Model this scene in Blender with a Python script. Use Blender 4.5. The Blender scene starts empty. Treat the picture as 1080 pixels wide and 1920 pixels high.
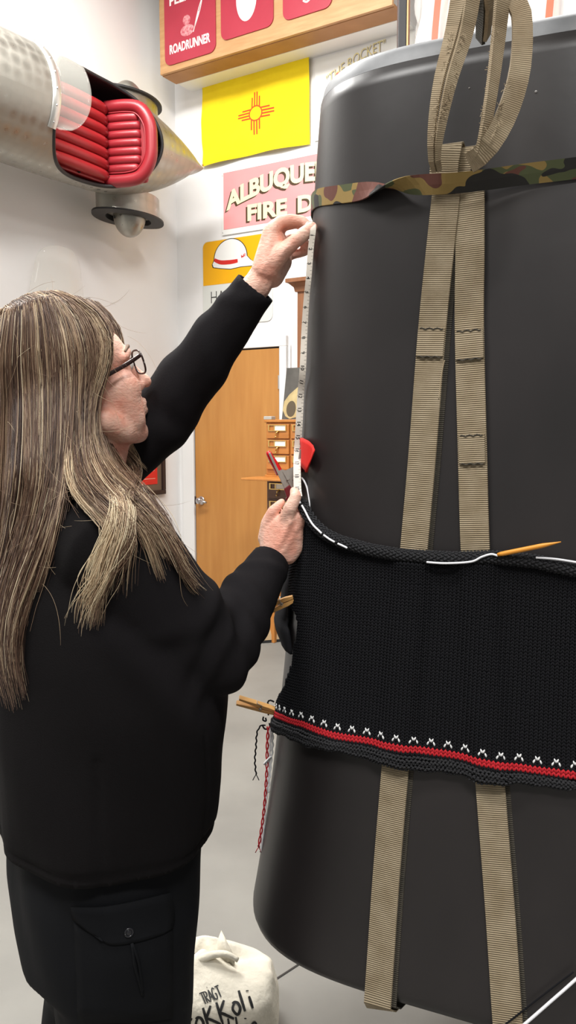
import bpy, bmesh, math, random
import numpy as np
from mathutils import Vector, Matrix
from mathutils.bvhtree import BVHTree

random.seed(7)
RNG = np.random.default_rng(7)
SC = bpy.context.scene
COL = SC.collection

# ------------------------------------------------------------------ camera
F = 1500.0
CZ = 1.45
P = math.atan(160 / 1500)
cam_d = bpy.data.cameras.new('camera')
cam_d.sensor_fit = 'VERTICAL'
cam_d.sensor_height = 36.0
cam_d.lens = F / 1920 * 36
cam_d.clip_start = 0.05
cam = bpy.data.objects.new('camera', cam_d)
cam.location = (0, 0, CZ)
cam.rotation_euler = (math.pi / 2 - P, 0, 0)
COL.objects.link(cam)
SC.camera = cam

# ------------------------------------------------------------------ world, lamps, exposure
wd = bpy.data.worlds.new('world')
SC.world = wd
wd.use_nodes = True
wd.node_tree.nodes['Background'].inputs[0].default_value = (1.0, 0.99, 0.98, 1)
wd.node_tree.nodes['Background'].inputs[1].default_value = 0.28


def area(name, loc, size, energy, color=(1.0, 0.96, 0.9), target=None):
    d = bpy.data.lights.new(name, 'AREA')
    d.shape = 'RECTANGLE'
    d.size, d.size_y = size
    d.energy = energy
    d.color = color
    o = bpy.data.objects.new(name, d)
    o.location = loc
    if target is not None:
        o.rotation_euler = (Vector(target) - Vector(loc)).to_track_quat('-Z', 'Y').to_euler()
    COL.objects.link(o)
    return o


area('ceiling_lamp', (-1.3, 3.6, 4.9), (1.6, 0.7), 210, (1, 0.985, 0.96))
area('ceiling_lamp', (0.9, 2.9, 4.9), (1.4, 0.6), 110, (1, 0.985, 0.96))
area('ceiling_lamp', (-1.7, 0.4, 4.9), (1.5, 0.6), 150, (1, 0.985, 0.96))
area('ceiling_lamp', (0.4, -1.6, 4.9), (1.5, 0.6), 190, (1, 0.985, 0.96))

SC.view_settings.view_transform = 'Standard'
SC.view_settings.look = 'None'
SC.view_settings.gamma = 1.0
SC.view_settings.use_curve_mapping = False
SC.view_settings.exposure = 0.0

# ------------------------------------------------------------------ frame helpers
FW = np.array([0, math.cos(P), -math.sin(P)])
UPV = np.array([0, math.sin(P), math.cos(P)])
A32 = math.radians(32)
V = np.array([math.sin(A32), math.cos(A32), 0.0])      # into the back wall
U = np.array([math.cos(A32), -math.sin(A32), 0.0])     # along the back wall, to the right
Z3 = np.array([0, 0, 1.0])
CAMP = np.array([0, 0, CZ])
DB = 5.1          # back wall distance along V
SL = -4.23        # left wall position along U


def ray(x, y):
    return np.array([1.0, 0, 0]) * (x - 540) / F + UPV * (960 - y) / F + FW


def at(x, y, Y):
    r = ray(x, y)
    return CAMP + r * (Y / r[1])


def bw(x, y, off=0.0):
    r = ray(x, y)
    p = CAMP + r * ((DB - off) / (r @ V))
    return float(p @ U), float(p[2])


def lw(x, y, off=0.0):
    r = ray(x, y)
    p = CAMP + r * ((SL + off) / (r @ U))
    return float(p @ V), float(p[2])


def W(s, z, off=0.0):
    return U * s + V * (DB - off) + Z3 * z


def L(t, z, off=0.0):
    return U * (SL + off) + V * t + Z3 * z


def srgb(r, g, b):
    f = lambda c: (c / 255 / 12.92) if c / 255 <= 0.04045 else ((c / 255 + 0.055) / 1.055) ** 2.4
    return (f(r), f(g), f(b), 1.0)


# ------------------------------------------------------------------ materials
MATS = {}


def mat(name, col, rough=0.6, metal=0.0, noise=None, bump=None, **kw):
    """noise=(scale, amount, colour2, stretch); bump=(scale, strength, distance, stretch)"""
    if name in MATS:
        return MATS[name]
    m = bpy.data.materials.new(name)
    m.use_nodes = True
    nt = m.node_tree
    bs = nt.nodes['Principled BSDF']
    bs.inputs['Base Color'].default_value = col
    bs.inputs['Roughness'].default_value = rough
    bs.inputs['Metallic'].default_value = metal
    for k, v in kw.items():
        bs.inputs[k.replace('_', ' ')].default_value = v
    tc = nt.nodes.new('ShaderNodeTexCoord')

    def tex(scale, stretch, detail=4):
        mp = nt.nodes.new('ShaderNodeMapping')
        mp.inputs['Scale'].default_value = stretch
        nt.links.new(tc.outputs['Object'], mp.inputs[0])
        n = nt.nodes.new('ShaderNodeTexNoise')
        n.inputs['Scale'].default_value = scale
        n.inputs['Detail'].default_value = detail
        nt.links.new(mp.outputs[0], n.inputs[0])
        return n
    if noise:
        scale, amt, col2, stretch = noise
        n = tex(scale, stretch)
        rp = nt.nodes.new('ShaderNodeValToRGB')
        rp.color_ramp.elements[0].position = 0.5 - amt / 2
        rp.color_ramp.elements[1].position = 0.5 + amt / 2
        rp.color_ramp.elements[0].color = col
        rp.color_ramp.elements[1].color = col2
        nt.links.new(n.outputs['Fac'], rp.inputs[0])
        nt.links.new(rp.outputs[0], bs.inputs['Base Color'])
    if bump:
        scale, st, dist, stretch = bump
        n = tex(scale, stretch)
        b = nt.nodes.new('ShaderNodeBump')
        b.inputs['Strength'].default_value = st
        b.inputs['Distance'].default_value = dist
        nt.links.new(n.outputs['Fac'], b.inputs['Height'])
        nt.links.new(b.outputs[0], bs.inputs['Normal'])
    MATS[name] = m
    return m


I1 = (1, 1, 1)
M_WALL = mat('white_paint', srgb(240, 239, 238), 0.75, noise=(2.0, 0.5, srgb(235, 233, 231), I1), bump=(160, 0.12, 0.002, I1))
M_TRIM = mat('white_gloss', srgb(238, 238, 236), 0.45)
M_FLOOR = mat('concrete', srgb(136, 134, 128), 0.55, noise=(2.5, 0.5, srgb(118, 116, 111), I1), bump=(60, 0.1, 0.002, I1))
M_CEIL = mat('ceiling_white', srgb(225, 225, 222), 0.9)
M_DARK = mat('dark_gap', srgb(40, 36, 33), 0.8)
M_DOOR = mat('oak_veneer', srgb(200, 142, 74), 0.45, noise=(4, 0.55, srgb(184, 124, 60), (5, 5, 0.5)), bump=(40, 0.08, 0.001, (6, 6, 0.6)))
M_CHROME = mat('brushed_chrome', srgb(205, 205, 205), 0.28, 1.0)
M_PLY = mat('plywood', srgb(203, 160, 112), 0.5, noise=(5, 0.5, srgb(186, 138, 90), (1.2, 1.2, 9)))
M_PLYE = mat('plywood_edge', srgb(178, 130, 84), 0.6, noise=(6, 0.5, srgb(160, 112, 68), (1, 1, 12)))
M_BOOK = mat('bookcase_wood', srgb(150, 100, 66), 0.5, noise=(5, 0.5, srgb(128, 82, 52), (7, 7, 0.6)))
M_CAT = mat('catalogue_oak', srgb(196, 130, 62), 0.42, noise=(5, 0.5, srgb(178, 112, 48), (6, 6, 0.8)))
M_CATD = mat('catalogue_drawer', srgb(190, 124, 58), 0.42, noise=(6, 0.5, srgb(170, 106, 46), (1, 1, 6)))
M_CATL = mat('catalogue_oak_shaded', srgb(112, 72, 46), 0.42, noise=(6, 0.5, srgb(92, 58, 36), (1, 1, 6)))  # same oak, with the pull-out shelf's shade put into the colour
M_BRASS = mat('brass', srgb(214, 178, 110), 0.3, 1.0)
M_CARD = mat('card_white', srgb(244, 240, 228), 0.8)
M_RED = mat('plaque_red', srgb(184, 56, 74), 0.35, noise=(5, 0.6, srgb(172, 48, 66), I1))
M_PRINTW = mat('white_print', srgb(245, 235, 232), 0.6)
M_YEL = mat('flag_yellow', srgb(252, 226, 8), 0.8, noise=(7, 0.5, srgb(246, 214, 6), I1), bump=(9, 0.35, 0.02, (1, 1, 1)))
M_ZIA = mat('flag_red', srgb(222, 74, 28), 0.8)
M_PINK = mat('sign_pink', srgb(238, 150, 152), 0.5, noise=(3, 0.5, srgb(242, 164, 164), I1))
M_SIGNW = mat('sign_white', srgb(238, 238, 234), 0.4)
M_CREAM = mat('letter_cream', srgb(246, 234, 190), 0.5)
M_SHAD = mat('letter_brown', srgb(72, 50, 22), 0.6)
M_SAFY = mat('safety_yellow', srgb(240, 174, 6), 0.4)
M_SGREY = mat('sign_grey_white', srgb(220, 222, 216), 0.4)
M_BLACKP = mat('black_print', srgb(24, 24, 24), 0.5)
M_REDP = mat('red_print', srgb(206, 40, 34), 0.5)
M_ORANGE = mat('orange_ribbon', srgb(240, 84, 48), 0.5)
M_TANK = mat('tank_black', srgb(40, 36, 36), 0.42, noise=(6, 0.5, srgb(32, 29, 29), (1.5, 1.5, 0.7)), bump=(14, 0.05, 0.01, I1))
M_TANKR = mat('tank_rim', srgb(120, 122, 124), 0.5, noise=(25, 0.6, srgb(92, 94, 97), (1, 1, 1)))
M_JACK = mat('black_fleece', srgb(15, 13, 14), 0.9, bump=(500, 0.25, 0.002, I1), Specular_IOR_Level=0.12)
M_KNITJ = mat('black_sleeve', srgb(24, 22, 24), 0.75, bump=(500, 0.2, 0.001, I1), Specular_IOR_Level=0.3)
M_TROU = mat('black_cotton', srgb(15, 16, 19), 0.85, bump=(300, 0.2, 0.001, I1), Specular_IOR_Level=0.15)
M_GLASSF = mat('dark_tortoise', srgb(48, 30, 28), 0.25)
M_STEEL = mat('clamp_steel', srgb(186, 178, 168), 0.38, 0.35, noise=(40, 0.6, srgb(150, 142, 134), I1))
M_REDPL = mat('red_vinyl', srgb(206, 26, 30), 0.25)
M_REDFL = mat('red_felt', srgb(222, 34, 24), 0.85, bump=(200, 0.2, 0.001, I1))
M_REDD = mat('dark_red_pad', srgb(110, 26, 34), 0.4)
M_PIN = mat('clothespin_wood', srgb(214, 164, 98), 0.6, noise=(20, 0.6, srgb(196, 144, 80), (1, 6, 6)))
M_YARNK = mat('charcoal_wool', srgb(46, 46, 48), 0.95, bump=(700, 0.4, 0.001, I1), Specular_IOR_Level=0.15)
M_YARNKD = mat('black_wool', srgb(24, 24, 27), 0.95, bump=(700, 0.4, 0.001, I1), Specular_IOR_Level=0.15)
M_YARNBK = mat('knit_backing', srgb(8, 8, 9), 1.0, Specular_IOR_Level=0.05)
M_YARNR = mat('red_wool', srgb(176, 22, 34), 0.9)
M_YARNW = mat('white_wool', srgb(226, 226, 226), 0.9)
M_CORD = mat('white_cable', srgb(232, 232, 236), 0.35)
M_GREYN = mat('grey_needle', srgb(158, 156, 158), 0.3, 0.7)
M_ORN = mat('amber_needle', srgb(226, 150, 52), 0.4)
M_TAPE = mat('tape_white', srgb(206, 198, 186), 0.5)
M_BAG = mat('cotton_canvas', srgb(226, 220, 204), 0.9, noise=(9, 0.5, srgb(216, 208, 190), I1), bump=(18, 0.5, 0.02, I1))
M_BONE = mat('bone_paint', srgb(196, 176, 128), 0.6, noise=(20, 0.6, srgb(160, 138, 92), (1, 1, 1)))
M_BONED = mat('bone_hollow', srgb(84, 72, 54), 0.7)
M_PHOTO = mat('painting_ground', srgb(92, 88, 82), 0.5, noise=(14, 0.7, srgb(64, 61, 57), (1, 1, 1)))
M_SHOE = mat('tan_suede', srgb(190, 164, 128), 0.9)
M_SEAT = mat('red_leather', srgb(156, 32, 36), 0.36, bump=(200, 0.08, 0.002, I1))
M_SEATB = mat('red_leather_back', srgb(148, 36, 44), 0.36, bump=(200, 0.08, 0.002, I1))
M_COCK = mat('cockpit_maroon', srgb(58, 38, 42), 0.6)
M_BLKM = mat('black_metal', srgb(26, 24, 24), 0.5)
M_TYRE = mat('black_rubber', srgb(34, 33, 33), 0.6)
M_FRAME = mat('dark_frame', srgb(48, 30, 26), 0.4)
M_MATB = mat('brown_mount', srgb(112, 92, 74), 0.8)
M_POSTER = mat('poster_red', srgb(218, 44, 34), 0.5)
M_POST = mat('post_dark', srgb(62, 60, 62), 0.4)
M_GOLD = mat('post_gold', srgb(200, 168, 120), 0.35, 0.6)


def aluminium():
    m = bpy.data.materials.new('swirled_aluminium')
    m.use_nodes = True
    nt = m.node_tree
    bs = nt.nodes['Principled BSDF']
    bs.inputs['Metallic'].default_value = 0.85
    bs.inputs['Base Color'].default_value = srgb(168, 165, 156)
    tc = nt.nodes.new('ShaderNodeTexCoord')
    mp = nt.nodes.new('ShaderNodeMapping')
    mp.inputs['Rotation'].default_value = (0, 0, A32)
    nt.links.new(tc.outputs['Object'], mp.inputs[0])
    vo = nt.nodes.new('ShaderNodeTexVoronoi')
    vo.inputs['Scale'].default_value = 15
    vo.inputs['Randomness'].default_value = 0.25
    nt.links.new(mp.outputs[0], vo.inputs['Vector'])
    mr = nt.nodes.new('ShaderNodeMapRange')
    mr.inputs['From Min'].default_value = 0.1
    mr.inputs['From Max'].default_value = 0.7
    mr.inputs['To Min'].default_value = 0.24
    mr.inputs['To Max'].default_value = 0.52
    nt.links.new(vo.outputs['Distance'], mr.inputs[0])
    nt.links.new(mr.outputs[0], bs.inputs['Roughness'])
    b = nt.nodes.new('ShaderNodeBump')
    b.inputs['Strength'].default_value = 0.12
    b.inputs['Distance'].default_value = 0.01
    nt.links.new(vo.outputs['Distance'], b.inputs['Height'])
    nt.links.new(b.outputs[0], bs.inputs['Normal'])
    return m


M_ALU = aluminium()


def clear(name, tint, rough=0.03, alpha=0.25):
    m = bpy.data.materials.new(name)
    m.use_nodes = True
    bs = m.node_tree.nodes['Principled BSDF']
    bs.inputs['Base Color'].default_value = tint
    bs.inputs['Roughness'].default_value = rough
    bs.inputs['Alpha'].default_value = alpha
    bs.inputs['IOR'].default_value = 1.45
    return m


M_PLEXI = clear('clear_plexiglass', srgb(236, 234, 224), 0.04, 0.15)
M_LENS = clear('spectacle_lens', srgb(240, 225, 225), 0.03, 0.12)
M_POLY = clear('clear_polythene', srgb(244, 242, 240), 0.12, 0.55)


def skin():
    m = bpy.data.materials.new('skin')
    m.use_nodes = True
    nt = m.node_tree
    bs = nt.nodes['Principled BSDF']
    bs.inputs['Roughness'].default_value = 0.5
    bs.inputs['Subsurface Weight'].default_value = 0.12
    bs.inputs['Subsurface Radius'].default_value = (0.01, 0.004, 0.002)
    bs.inputs['Subsurface Scale'].default_value = 0.5
    tc = nt.nodes.new('ShaderNodeTexCoord')
    n = nt.nodes.new('ShaderNodeTexNoise')
    n.inputs['Scale'].default_value = 28
    n.inputs['Detail'].default_value = 5
    nt.links.new(tc.outputs['Object'], n.inputs[0])
    rp = nt.nodes.new('ShaderNodeValToRGB')
    e = rp.color_ramp.elements
    e[0].position = 0.32
    e[0].color = srgb(228, 160, 138)
    e[1].position = 0.62
    e[1].color = srgb(240, 196, 176)
    nt.links.new(n.outputs['Fac'], rp.inputs[0])
    # scattered brown spots
    vo = nt.nodes.new('ShaderNodeTexVoronoi')
    vo.inputs['Scale'].default_value = 70
    nt.links.new(tc.outputs['Object'], vo.inputs['Vector'])
    th = nt.nodes.new('ShaderNodeMapRange')
    th.inputs['From Min'].default_value = 0.06
    th.inputs['From Max'].default_value = 0.16
    th.inputs['To Min'].default_value = 0.35
    th.inputs['To Max'].default_value = 0.0
    nt.links.new(vo.outputs['Distance'], th.inputs[0])
    mx = nt.nodes.new('ShaderNodeMix')
    mx.data_type = 'RGBA'
    nt.links.new(th.outputs[0], mx.inputs[0])
    nt.links.new(rp.outputs[0], mx.inputs[6])
    mx.inputs[7].default_value = srgb(176, 104, 82)
    nt.links.new(mx.outputs[2], bs.inputs['Base Color'])
    # fine creases
    mp = nt.nodes.new('ShaderNodeMapping')
    mp.inputs['Scale'].default_value = (1, 1, 2.2)
    nt.links.new(tc.outputs['Object'], mp.inputs[0])
    n2 = nt.nodes.new('ShaderNodeTexNoise')
    n2.inputs['Scale'].default_value = 130
    n2.inputs['Detail'].default_value = 6
    nt.links.new(mp.outputs[0], n2.inputs[0])
    b = nt.nodes.new('ShaderNodeBump')
    b.inputs['Strength'].default_value = 0.5
    b.inputs['Distance'].default_value = 0.003
    nt.links.new(n2.outputs['Fac'], b.inputs['Height'])
    nt.links.new(b.outputs[0], bs.inputs['Normal'])
    return m


M_SKIN = skin()
M_NAIL = mat('fingernail', srgb(228, 176, 166), 0.25)


def webbing(name, c1, c2, scale=330, bst=0.7):
    """ribbed webbing: UV.y runs along the strap (metres)"""
    m = bpy.data.materials.new(name)
    m.use_nodes = True
    nt = m.node_tree
    bs = nt.nodes['Principled BSDF']
    bs.inputs['Roughness'].default_value = 0.85
    uv = nt.nodes.new('ShaderNodeUVMap')
    sep = nt.nodes.new('ShaderNodeSeparateXYZ')
    nt.links.new(uv.outputs[0], sep.inputs[0])
    w = nt.nodes.new('ShaderNodeMath')
    w.operation = 'MULTIPLY'
    w.inputs[1].default_value = scale * 2 * math.pi
    nt.links.new(sep.outputs[1], w.inputs[0])
    s = nt.nodes.new('ShaderNodeMath')
    s.operation = 'SINE'
    nt.links.new(w.outputs[0], s.inputs[0])
    n = nt.nodes.new('ShaderNodeTexNoise')
    n.inputs['Scale'].default_value = 30
    n.inputs['Detail'].default_value = 6
    tc = nt.nodes.new('ShaderNodeTexCoord')
    nt.links.new(tc.outputs['Object'], n.inputs[0])
    rp = nt.nodes.new('ShaderNodeValToRGB')
    rp.color_ramp.elements[0].position = 0.3
    rp.color_ramp.elements[1].position = 0.7
    rp.color_ramp.elements[0].color = c1
    rp.color_ramp.elements[1].color = c2
    nt.links.new(n.outputs['Fac'], rp.inputs[0])
    nt.links.new(rp.outputs[0], bs.inputs['Base Color'])
    b = nt.nodes.new('ShaderNodeBump')
    b.inputs['Strength'].default_value = bst
    b.inputs['Distance'].default_value = 0.0012
    nt.links.new(s.outputs[0], b.inputs['Height'])
    nt.links.new(b.outputs[0], bs.inputs['Normal'])
    return m


M_WEB = webbing('olive_webbing', srgb(138, 122, 96), srgb(160, 145, 120))
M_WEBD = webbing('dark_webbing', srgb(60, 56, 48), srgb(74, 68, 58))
M_SLING = webbing('sling_webbing', srgb(132, 114, 88), srgb(160, 144, 118), 430, 0.35)


def camo():
    m = bpy.data.materials.new('camouflage_webbing')
    m.use_nodes = True
    nt = m.node_tree
    bs = nt.nodes['Principled BSDF']
    bs.inputs['Roughness'].default_value = 0.8
    uv = nt.nodes.new('ShaderNodeUVMap')
    mp = nt.nodes.new('ShaderNodeMapping')
    mp.inputs['Scale'].default_value = (1.0, 0.7, 1)
    nt.links.new(uv.outputs[0], mp.inputs[0])
    prev = None
    for i, (c, th) in enumerate([(srgb(78, 84, 54), 0.5), (srgb(98, 58, 48), 0.55), (srgb(34, 32, 30), 0.56)]):
        ml = nt.nodes.new('ShaderNodeMapping')
        ml.inputs['Location'].default_value = (i * 3.7 + 0.4, i * 1.9, 0)
        nt.links.new(mp.outputs[0], ml.inputs[0])
        n = nt.nodes.new('ShaderNodeTexNoise')
        n.inputs['Scale'].default_value = 26
        n.inputs['Detail'].default_value = 1
        nt.links.new(ml.outputs[0], n.inputs[0])
        g = nt.nodes.new('ShaderNodeMath')
        g.operation = 'GREATER_THAN'
        g.inputs[1].default_value = th
        nt.links.new(n.outputs['Fac'], g.inputs[0])
        mx = nt.nodes.new('ShaderNodeMix')
        mx.data_type = 'RGBA'
        nt.links.new(g.outputs[0], mx.inputs[0])
        if prev is None:
            mx.inputs[6].default_value = srgb(142, 118, 66)
        else:
            nt.links.new(prev.outputs[2], mx.inputs[6])
        mx.inputs[7].default_value = c
        prev = mx
    nt.links.new(prev.outputs[2], bs.inputs['Base Color'])
    return m


M_CAMO = camo()


def hair_mat():
    m = bpy.data.materials.new('grey_blonde_hair')
    m.use_nodes = True
    nt = m.node_tree
    bs = nt.nodes['Principled BSDF']
    bs.inputs['Roughness'].default_value = 0.42
    bs.inputs['Specular IOR Level'].default_value = 0.5
    at_ = nt.nodes.new('ShaderNodeAttribute')
    at_.attribute_name = 'tone'
    rp = nt.nodes.new('ShaderNodeValToRGB')
    e = rp.color_ramp.elements
    e[0].position = 0.0
    e[0].color = srgb(66, 46, 38)
    e[1].position = 1.0
    e[1].color = srgb(232, 216, 184)
    for p_, c in ((0.35, srgb(118, 90, 72)), (0.6, srgb(158, 130, 106)), (0.8, srgb(202, 176, 142))):
        x = e.new(p_)
        x.color = c
    nt.links.new(at_.outputs['Fac'], rp.inputs[0])
    nt.links.new(rp.outputs[0], bs.inputs['Base Color'])
    return m


M_HAIR = hair_mat()
M_HCAP = mat('under_hair', srgb(92, 70, 52), 0.7, noise=(60, 0.6, srgb(118, 92, 70), (1, 1, 0.15)))


# ------------------------------------------------------------------ mesh builder
WLOC = {}


def props(o, label=None, cat=None, group=None, kind=None, category=None):
    cat = cat or category
    if label:
        o['label'] = label
    if cat:
        o['category'] = cat
    if group:
        o['group'] = group
    if kind:
        o['kind'] = kind
    return o


def empty(name, loc, label, cat, group=None):
    o = bpy.data.objects.new(name, None)
    o.empty_display_size = 0.05
    o.location = Vector(loc)
    COL.objects.link(o)
    WLOC[o] = np.array(loc, float)
    return props(o, label, cat, group)


class MB:
    def __init__(self):
        self.v = []
        self.f = []
        self.uv = None
        self.n = 0

    def add(self, verts, faces):
        b = self.n
        verts = np.asarray(verts, float)
        self.v.append(verts)
        self.f.extend([tuple(i + b for i in f) for f in faces])
        self.n += len(verts)
        return self

    def box(self, o, ax, ay, az):
        """corner o with three edge vectors"""
        o, ax, ay, az = (np.asarray(q, float) for q in (o, ax, ay, az))
        vs = [o, o + ax, o + ax + ay, o + ay, o + az, o + ax + az, o + ax + ay + az, o + ay + az]
        fs = [(0, 3, 2, 1), (4, 5, 6, 7), (0, 1, 5, 4), (1, 2, 6, 5), (2, 3, 7, 6), (3, 0, 4, 7)]
        if np.cross(ax, ay) @ az < 0:
            fs = [f[::-1] for f in fs]
        return self.add(vs, fs)

    def loft(self, rings, cap=True, closed=True):
        rings = [np.asarray(r, float) for r in rings]
        n = len(rings[0])
        fs = []
        for i in range(len(rings) - 1):
            for j in range(n if closed else n - 1):
                k = (j + 1) % n
                fs.append((i * n + j, i * n + k, (i + 1) * n + k, (i + 1) * n + j))
        if cap:
            fs.append(tuple(range(n))[::-1])
            b = (len(rings) - 1) * n
            fs.append(tuple(b + j for j in range(n)))
        return self.add(np.vstack(rings), fs)

    def tube(self, pts, rad, n=8, cap=True, flat=1.0, ref=None):
        pts = np.asarray(pts, float)
        m = len(pts)
        rad = np.broadcast_to(np.asarray(rad, float), (m,))
        tg = np.gradient(pts, axis=0)
        tg /= np.linalg.norm(tg, axis=1)[:, None] + 1e-12
        rf = np.array(ref if ref is not None else ((0, 0, 1) if abs(tg[0][2]) < 0.9 else (1, 0, 0)), float)
        rings = []
        a = rf - tg[0] * (rf @ tg[0])
        a /= np.linalg.norm(a)
        for i in range(m):
            a = a - tg[i] * (a @ tg[i])
            a /= np.linalg.norm(a) + 1e-12
            b = np.cross(tg[i], a)
            th = np.linspace(0, 2 * math.pi, n, endpoint=False)
            rings.append(pts[i] + rad[i] * (np.cos(th)[:, None] * a * flat + np.sin(th)[:, None] * b))
        return self.loft(rings, cap)

    def ball(self, c, r, n=12, m=8, axes=None):
        c = np.asarray(c, float)
        r = np.broadcast_to(np.asarray(r, float), (3,))
        ax = np.eye(3) if axes is None else np.asarray(axes, float)
        rings = []
        for i in range(m + 1):
            ph = -math.pi / 2 + math.pi * min(max(i / m, 0.02), 0.98)
            th = np.linspace(0, 2 * math.pi, n, endpoint=False)
            q = np.stack([np.cos(th) * math.cos(ph) * r[0], np.sin(th) * math.cos(ph) * r[1], np.full(n, math.sin(ph) * r[2])], 1)
            rings.append(c + q @ ax)
        return self.loft(rings)

    def capsule(self, pts, rads, n=14):
        """chain of round cones with rounded ends"""
        pts = [np.asarray(p, float) for p in pts]
        # densify
        P_, R_ = [], []
        for i in range(len(pts) - 1):
            k = 4
            for j in range(k):
                t = j / k
                P_.append(pts[i] * (1 - t) + pts[i + 1] * t)
                R_.append(rads[i] * (1 - t) + rads[i + 1] * t)
        P_.append(pts[-1])
        R_.append(rads[-1])
        d0 = P_[0] - P_[1]
        d0 /= np.linalg.norm(d0)
        d1 = P_[-1] - P_[-2]
        d1 /= np.linalg.norm(d1)
        for a_ in (30, 60, 82):
            a = math.radians(a_)
            P_.insert(0, pts[0] + d0 * rads[0] * math.sin(a))
            R_.insert(0, rads[0] * math.cos(a))
            P_.append(pts[-1] + d1 * rads[-1] * math.sin(a))
            R_.append(rads[-1] * math.cos(a))
        return self.tube(P_, R_, n)

    def hull(self, balls):
        """convex hull of balls [(centre, r)]"""
        bm = bmesh.new()
        for c, r in balls:
            m = Matrix.Translation(Vector(c))
            bmesh.ops.create_icosphere(bm, subdivisions=2, radius=r, matrix=m)
        bmesh.ops.convex_hull(bm, input=bm.verts)
        lone = [v for v in bm.verts if not v.link_faces]
        bmesh.ops.delete(bm, geom=lone, context='VERTS')
        # drop interior leftovers: keep hull faces only
        bm.verts.ensure_lookup_table()
        hv = [v for v in bm.verts]
        bm2 = bmesh.new()
        for v in hv:
            bm2.verts.new(v.co)
        bm.free()
        res = bmesh.ops.convex_hull(bm2, input=bm2.verts)
        junk = list(set(res['geom_interior'] + res['geom_unused']))
        junk = [g for g in junk if isinstance(g, bmesh.types.BMVert)]
        bmesh.ops.delete(bm2, geom=junk, context='VERTS')
        bm2.verts.index_update()
        vs = [tuple(v.co) for v in bm2.verts]
        fs = [tuple(v.index for v in f.verts) for f in bm2.faces]
        bm2.free()
        return self.add(vs, fs)

    def grid(self, pts, close=False):
        """pts [n][m][3]"""
        pts = np.asarray(pts, float)
        n, m = pts.shape[:2]
        fs = []
        for i in range(n - 1):
            for j in range(m - 1):
                fs.append((i * m + j, (i + 1) * m + j, (i + 1) * m + j + 1, i * m + j + 1))
        return self.add(pts.reshape(-1, 3), fs)

    def mesh(self, name, origin=(0, 0, 0)):
        me = bpy.data.meshes.new(name)
        v = np.vstack(self.v) - np.asarray(origin, float)
        me.from_pydata(v.tolist(), [], self.f)
        me.update()
        return me

    def build(self, name, m, parent=None, origin=None, smooth=False, bevel=0, solid=0, offset=-1, subd=0, **pr):
        if parent is not None:
            org = WLOC[parent]
        else:
            org = np.array(origin if origin is not None else (0, 0, 0), float)
        me = self.mesh(name, org)
        o = bpy.data.objects.new(name, me)
        COL.objects.link(o)
        me.materials.append(m)
        if parent is not None:
            o.parent = parent
        else:
            o.location = Vector(org)
        WLOC[o] = org
        if smooth:
            me.shade_smooth()
            if smooth == 'auto':
                me.set_sharp_from_angle(angle=math.radians(40))
        if solid:
            s = o.modifiers.new('solid', 'SOLIDIFY')
            s.thickness = solid
            s.offset = offset
        if bevel:
            b = o.modifiers.new('bevel', 'BEVEL')
            b.width = bevel
            b.segments = 2
            b.limit_method = 'ANGLE'
        if subd:
            s = o.modifiers.new('subd', 'SUBSURF')
            s.levels = s.render_levels = subd
        return props(o, **pr)


def share(src, name, parent, delta):
    """another piece sharing src's mesh, shifted"""
    o = src.copy()
    o.name = name
    o.parent = parent
    o.location = Vector(src.location) + Vector(delta)
    COL.objects.link(o)
    WLOC[o] = WLOC[parent] + np.array(delta, float)
    return o


def text2d(s, size=1.0, bold=0.0, shear=0.0):
    """flat text as (verts Nx2, faces), left-aligned on the baseline"""
    cu = bpy.data.curves.new('txt', 'FONT')
    cu.body = s
    cu.size = size
    cu.offset = bold
    cu.shear = shear
    cu.fill_mode = 'FRONT'
    cu.resolution_u = 4
    ob = bpy.data.objects.new('txt', cu)
    COL.objects.link(ob)
    dg = bpy.context.evaluated_depsgraph_get()
    me = bpy.data.meshes.new_from_object(ob.evaluated_get(dg))
    v = np.array([tuple(q.co) for q in me.vertices]) if len(me.vertices) else np.zeros((0, 3))
    f = [tuple(p.vertices) for p in me.polygons]
    bpy.data.objects.remove(ob)
    bpy.data.curves.remove(cu)
    bpy.data.meshes.remove(me)
    return v[:, :2], f


def strokes2d(lines, width):
    """polylines with round-ish joints as flat quads"""
    vs, fs = [], []
    for ln in lines:
        p = np.asarray(ln, float)
        if len(p) > 2:
            t = np.linspace(0, len(p) - 1, (len(p) - 1) * 5 + 1)
            q = []
            for x in t:                                  # Catmull-Rom
                i = min(int(x), len(p) - 2)
                u_ = x - i
                p0, p1, p2, p3 = p[max(i - 1, 0)], p[i], p[i + 1], p[min(i + 2, len(p) - 1)]
                q.append(0.5 * (2 * p1 + (p2 - p0) * u_ + (2 * p0 - 5 * p1 + 4 * p2 - p3) * u_ ** 2 + (3 * p1 - p0 - 3 * p2 + p3) * u_ ** 3))
            p = np.array(q)
        else:
            p = np.array([p[0] * (1 - k) + p[1] * k for k in np.linspace(0, 1, 5)])
        t = np.gradient(p, axis=0)
        t /= np.linalg.norm(t, axis=1)[:, None] + 1e-9
        nrm = np.stack([-t[:, 1], t[:, 0]], 1)
        wv = width * (0.75 + 0.35 * np.sin(np.linspace(0.2, 2.8, len(p))))[:, None]
        b = len(vs)
        for a, c in zip(p + nrm * wv / 2, p - nrm * wv / 2):
            vs += [a, c]
        for i in range(len(p) - 1):
            fs.append((b + 2 * i, b + 2 * i + 1, b + 2 * i + 3, b + 2 * i + 2))
    return np.array(vs), fs


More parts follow.
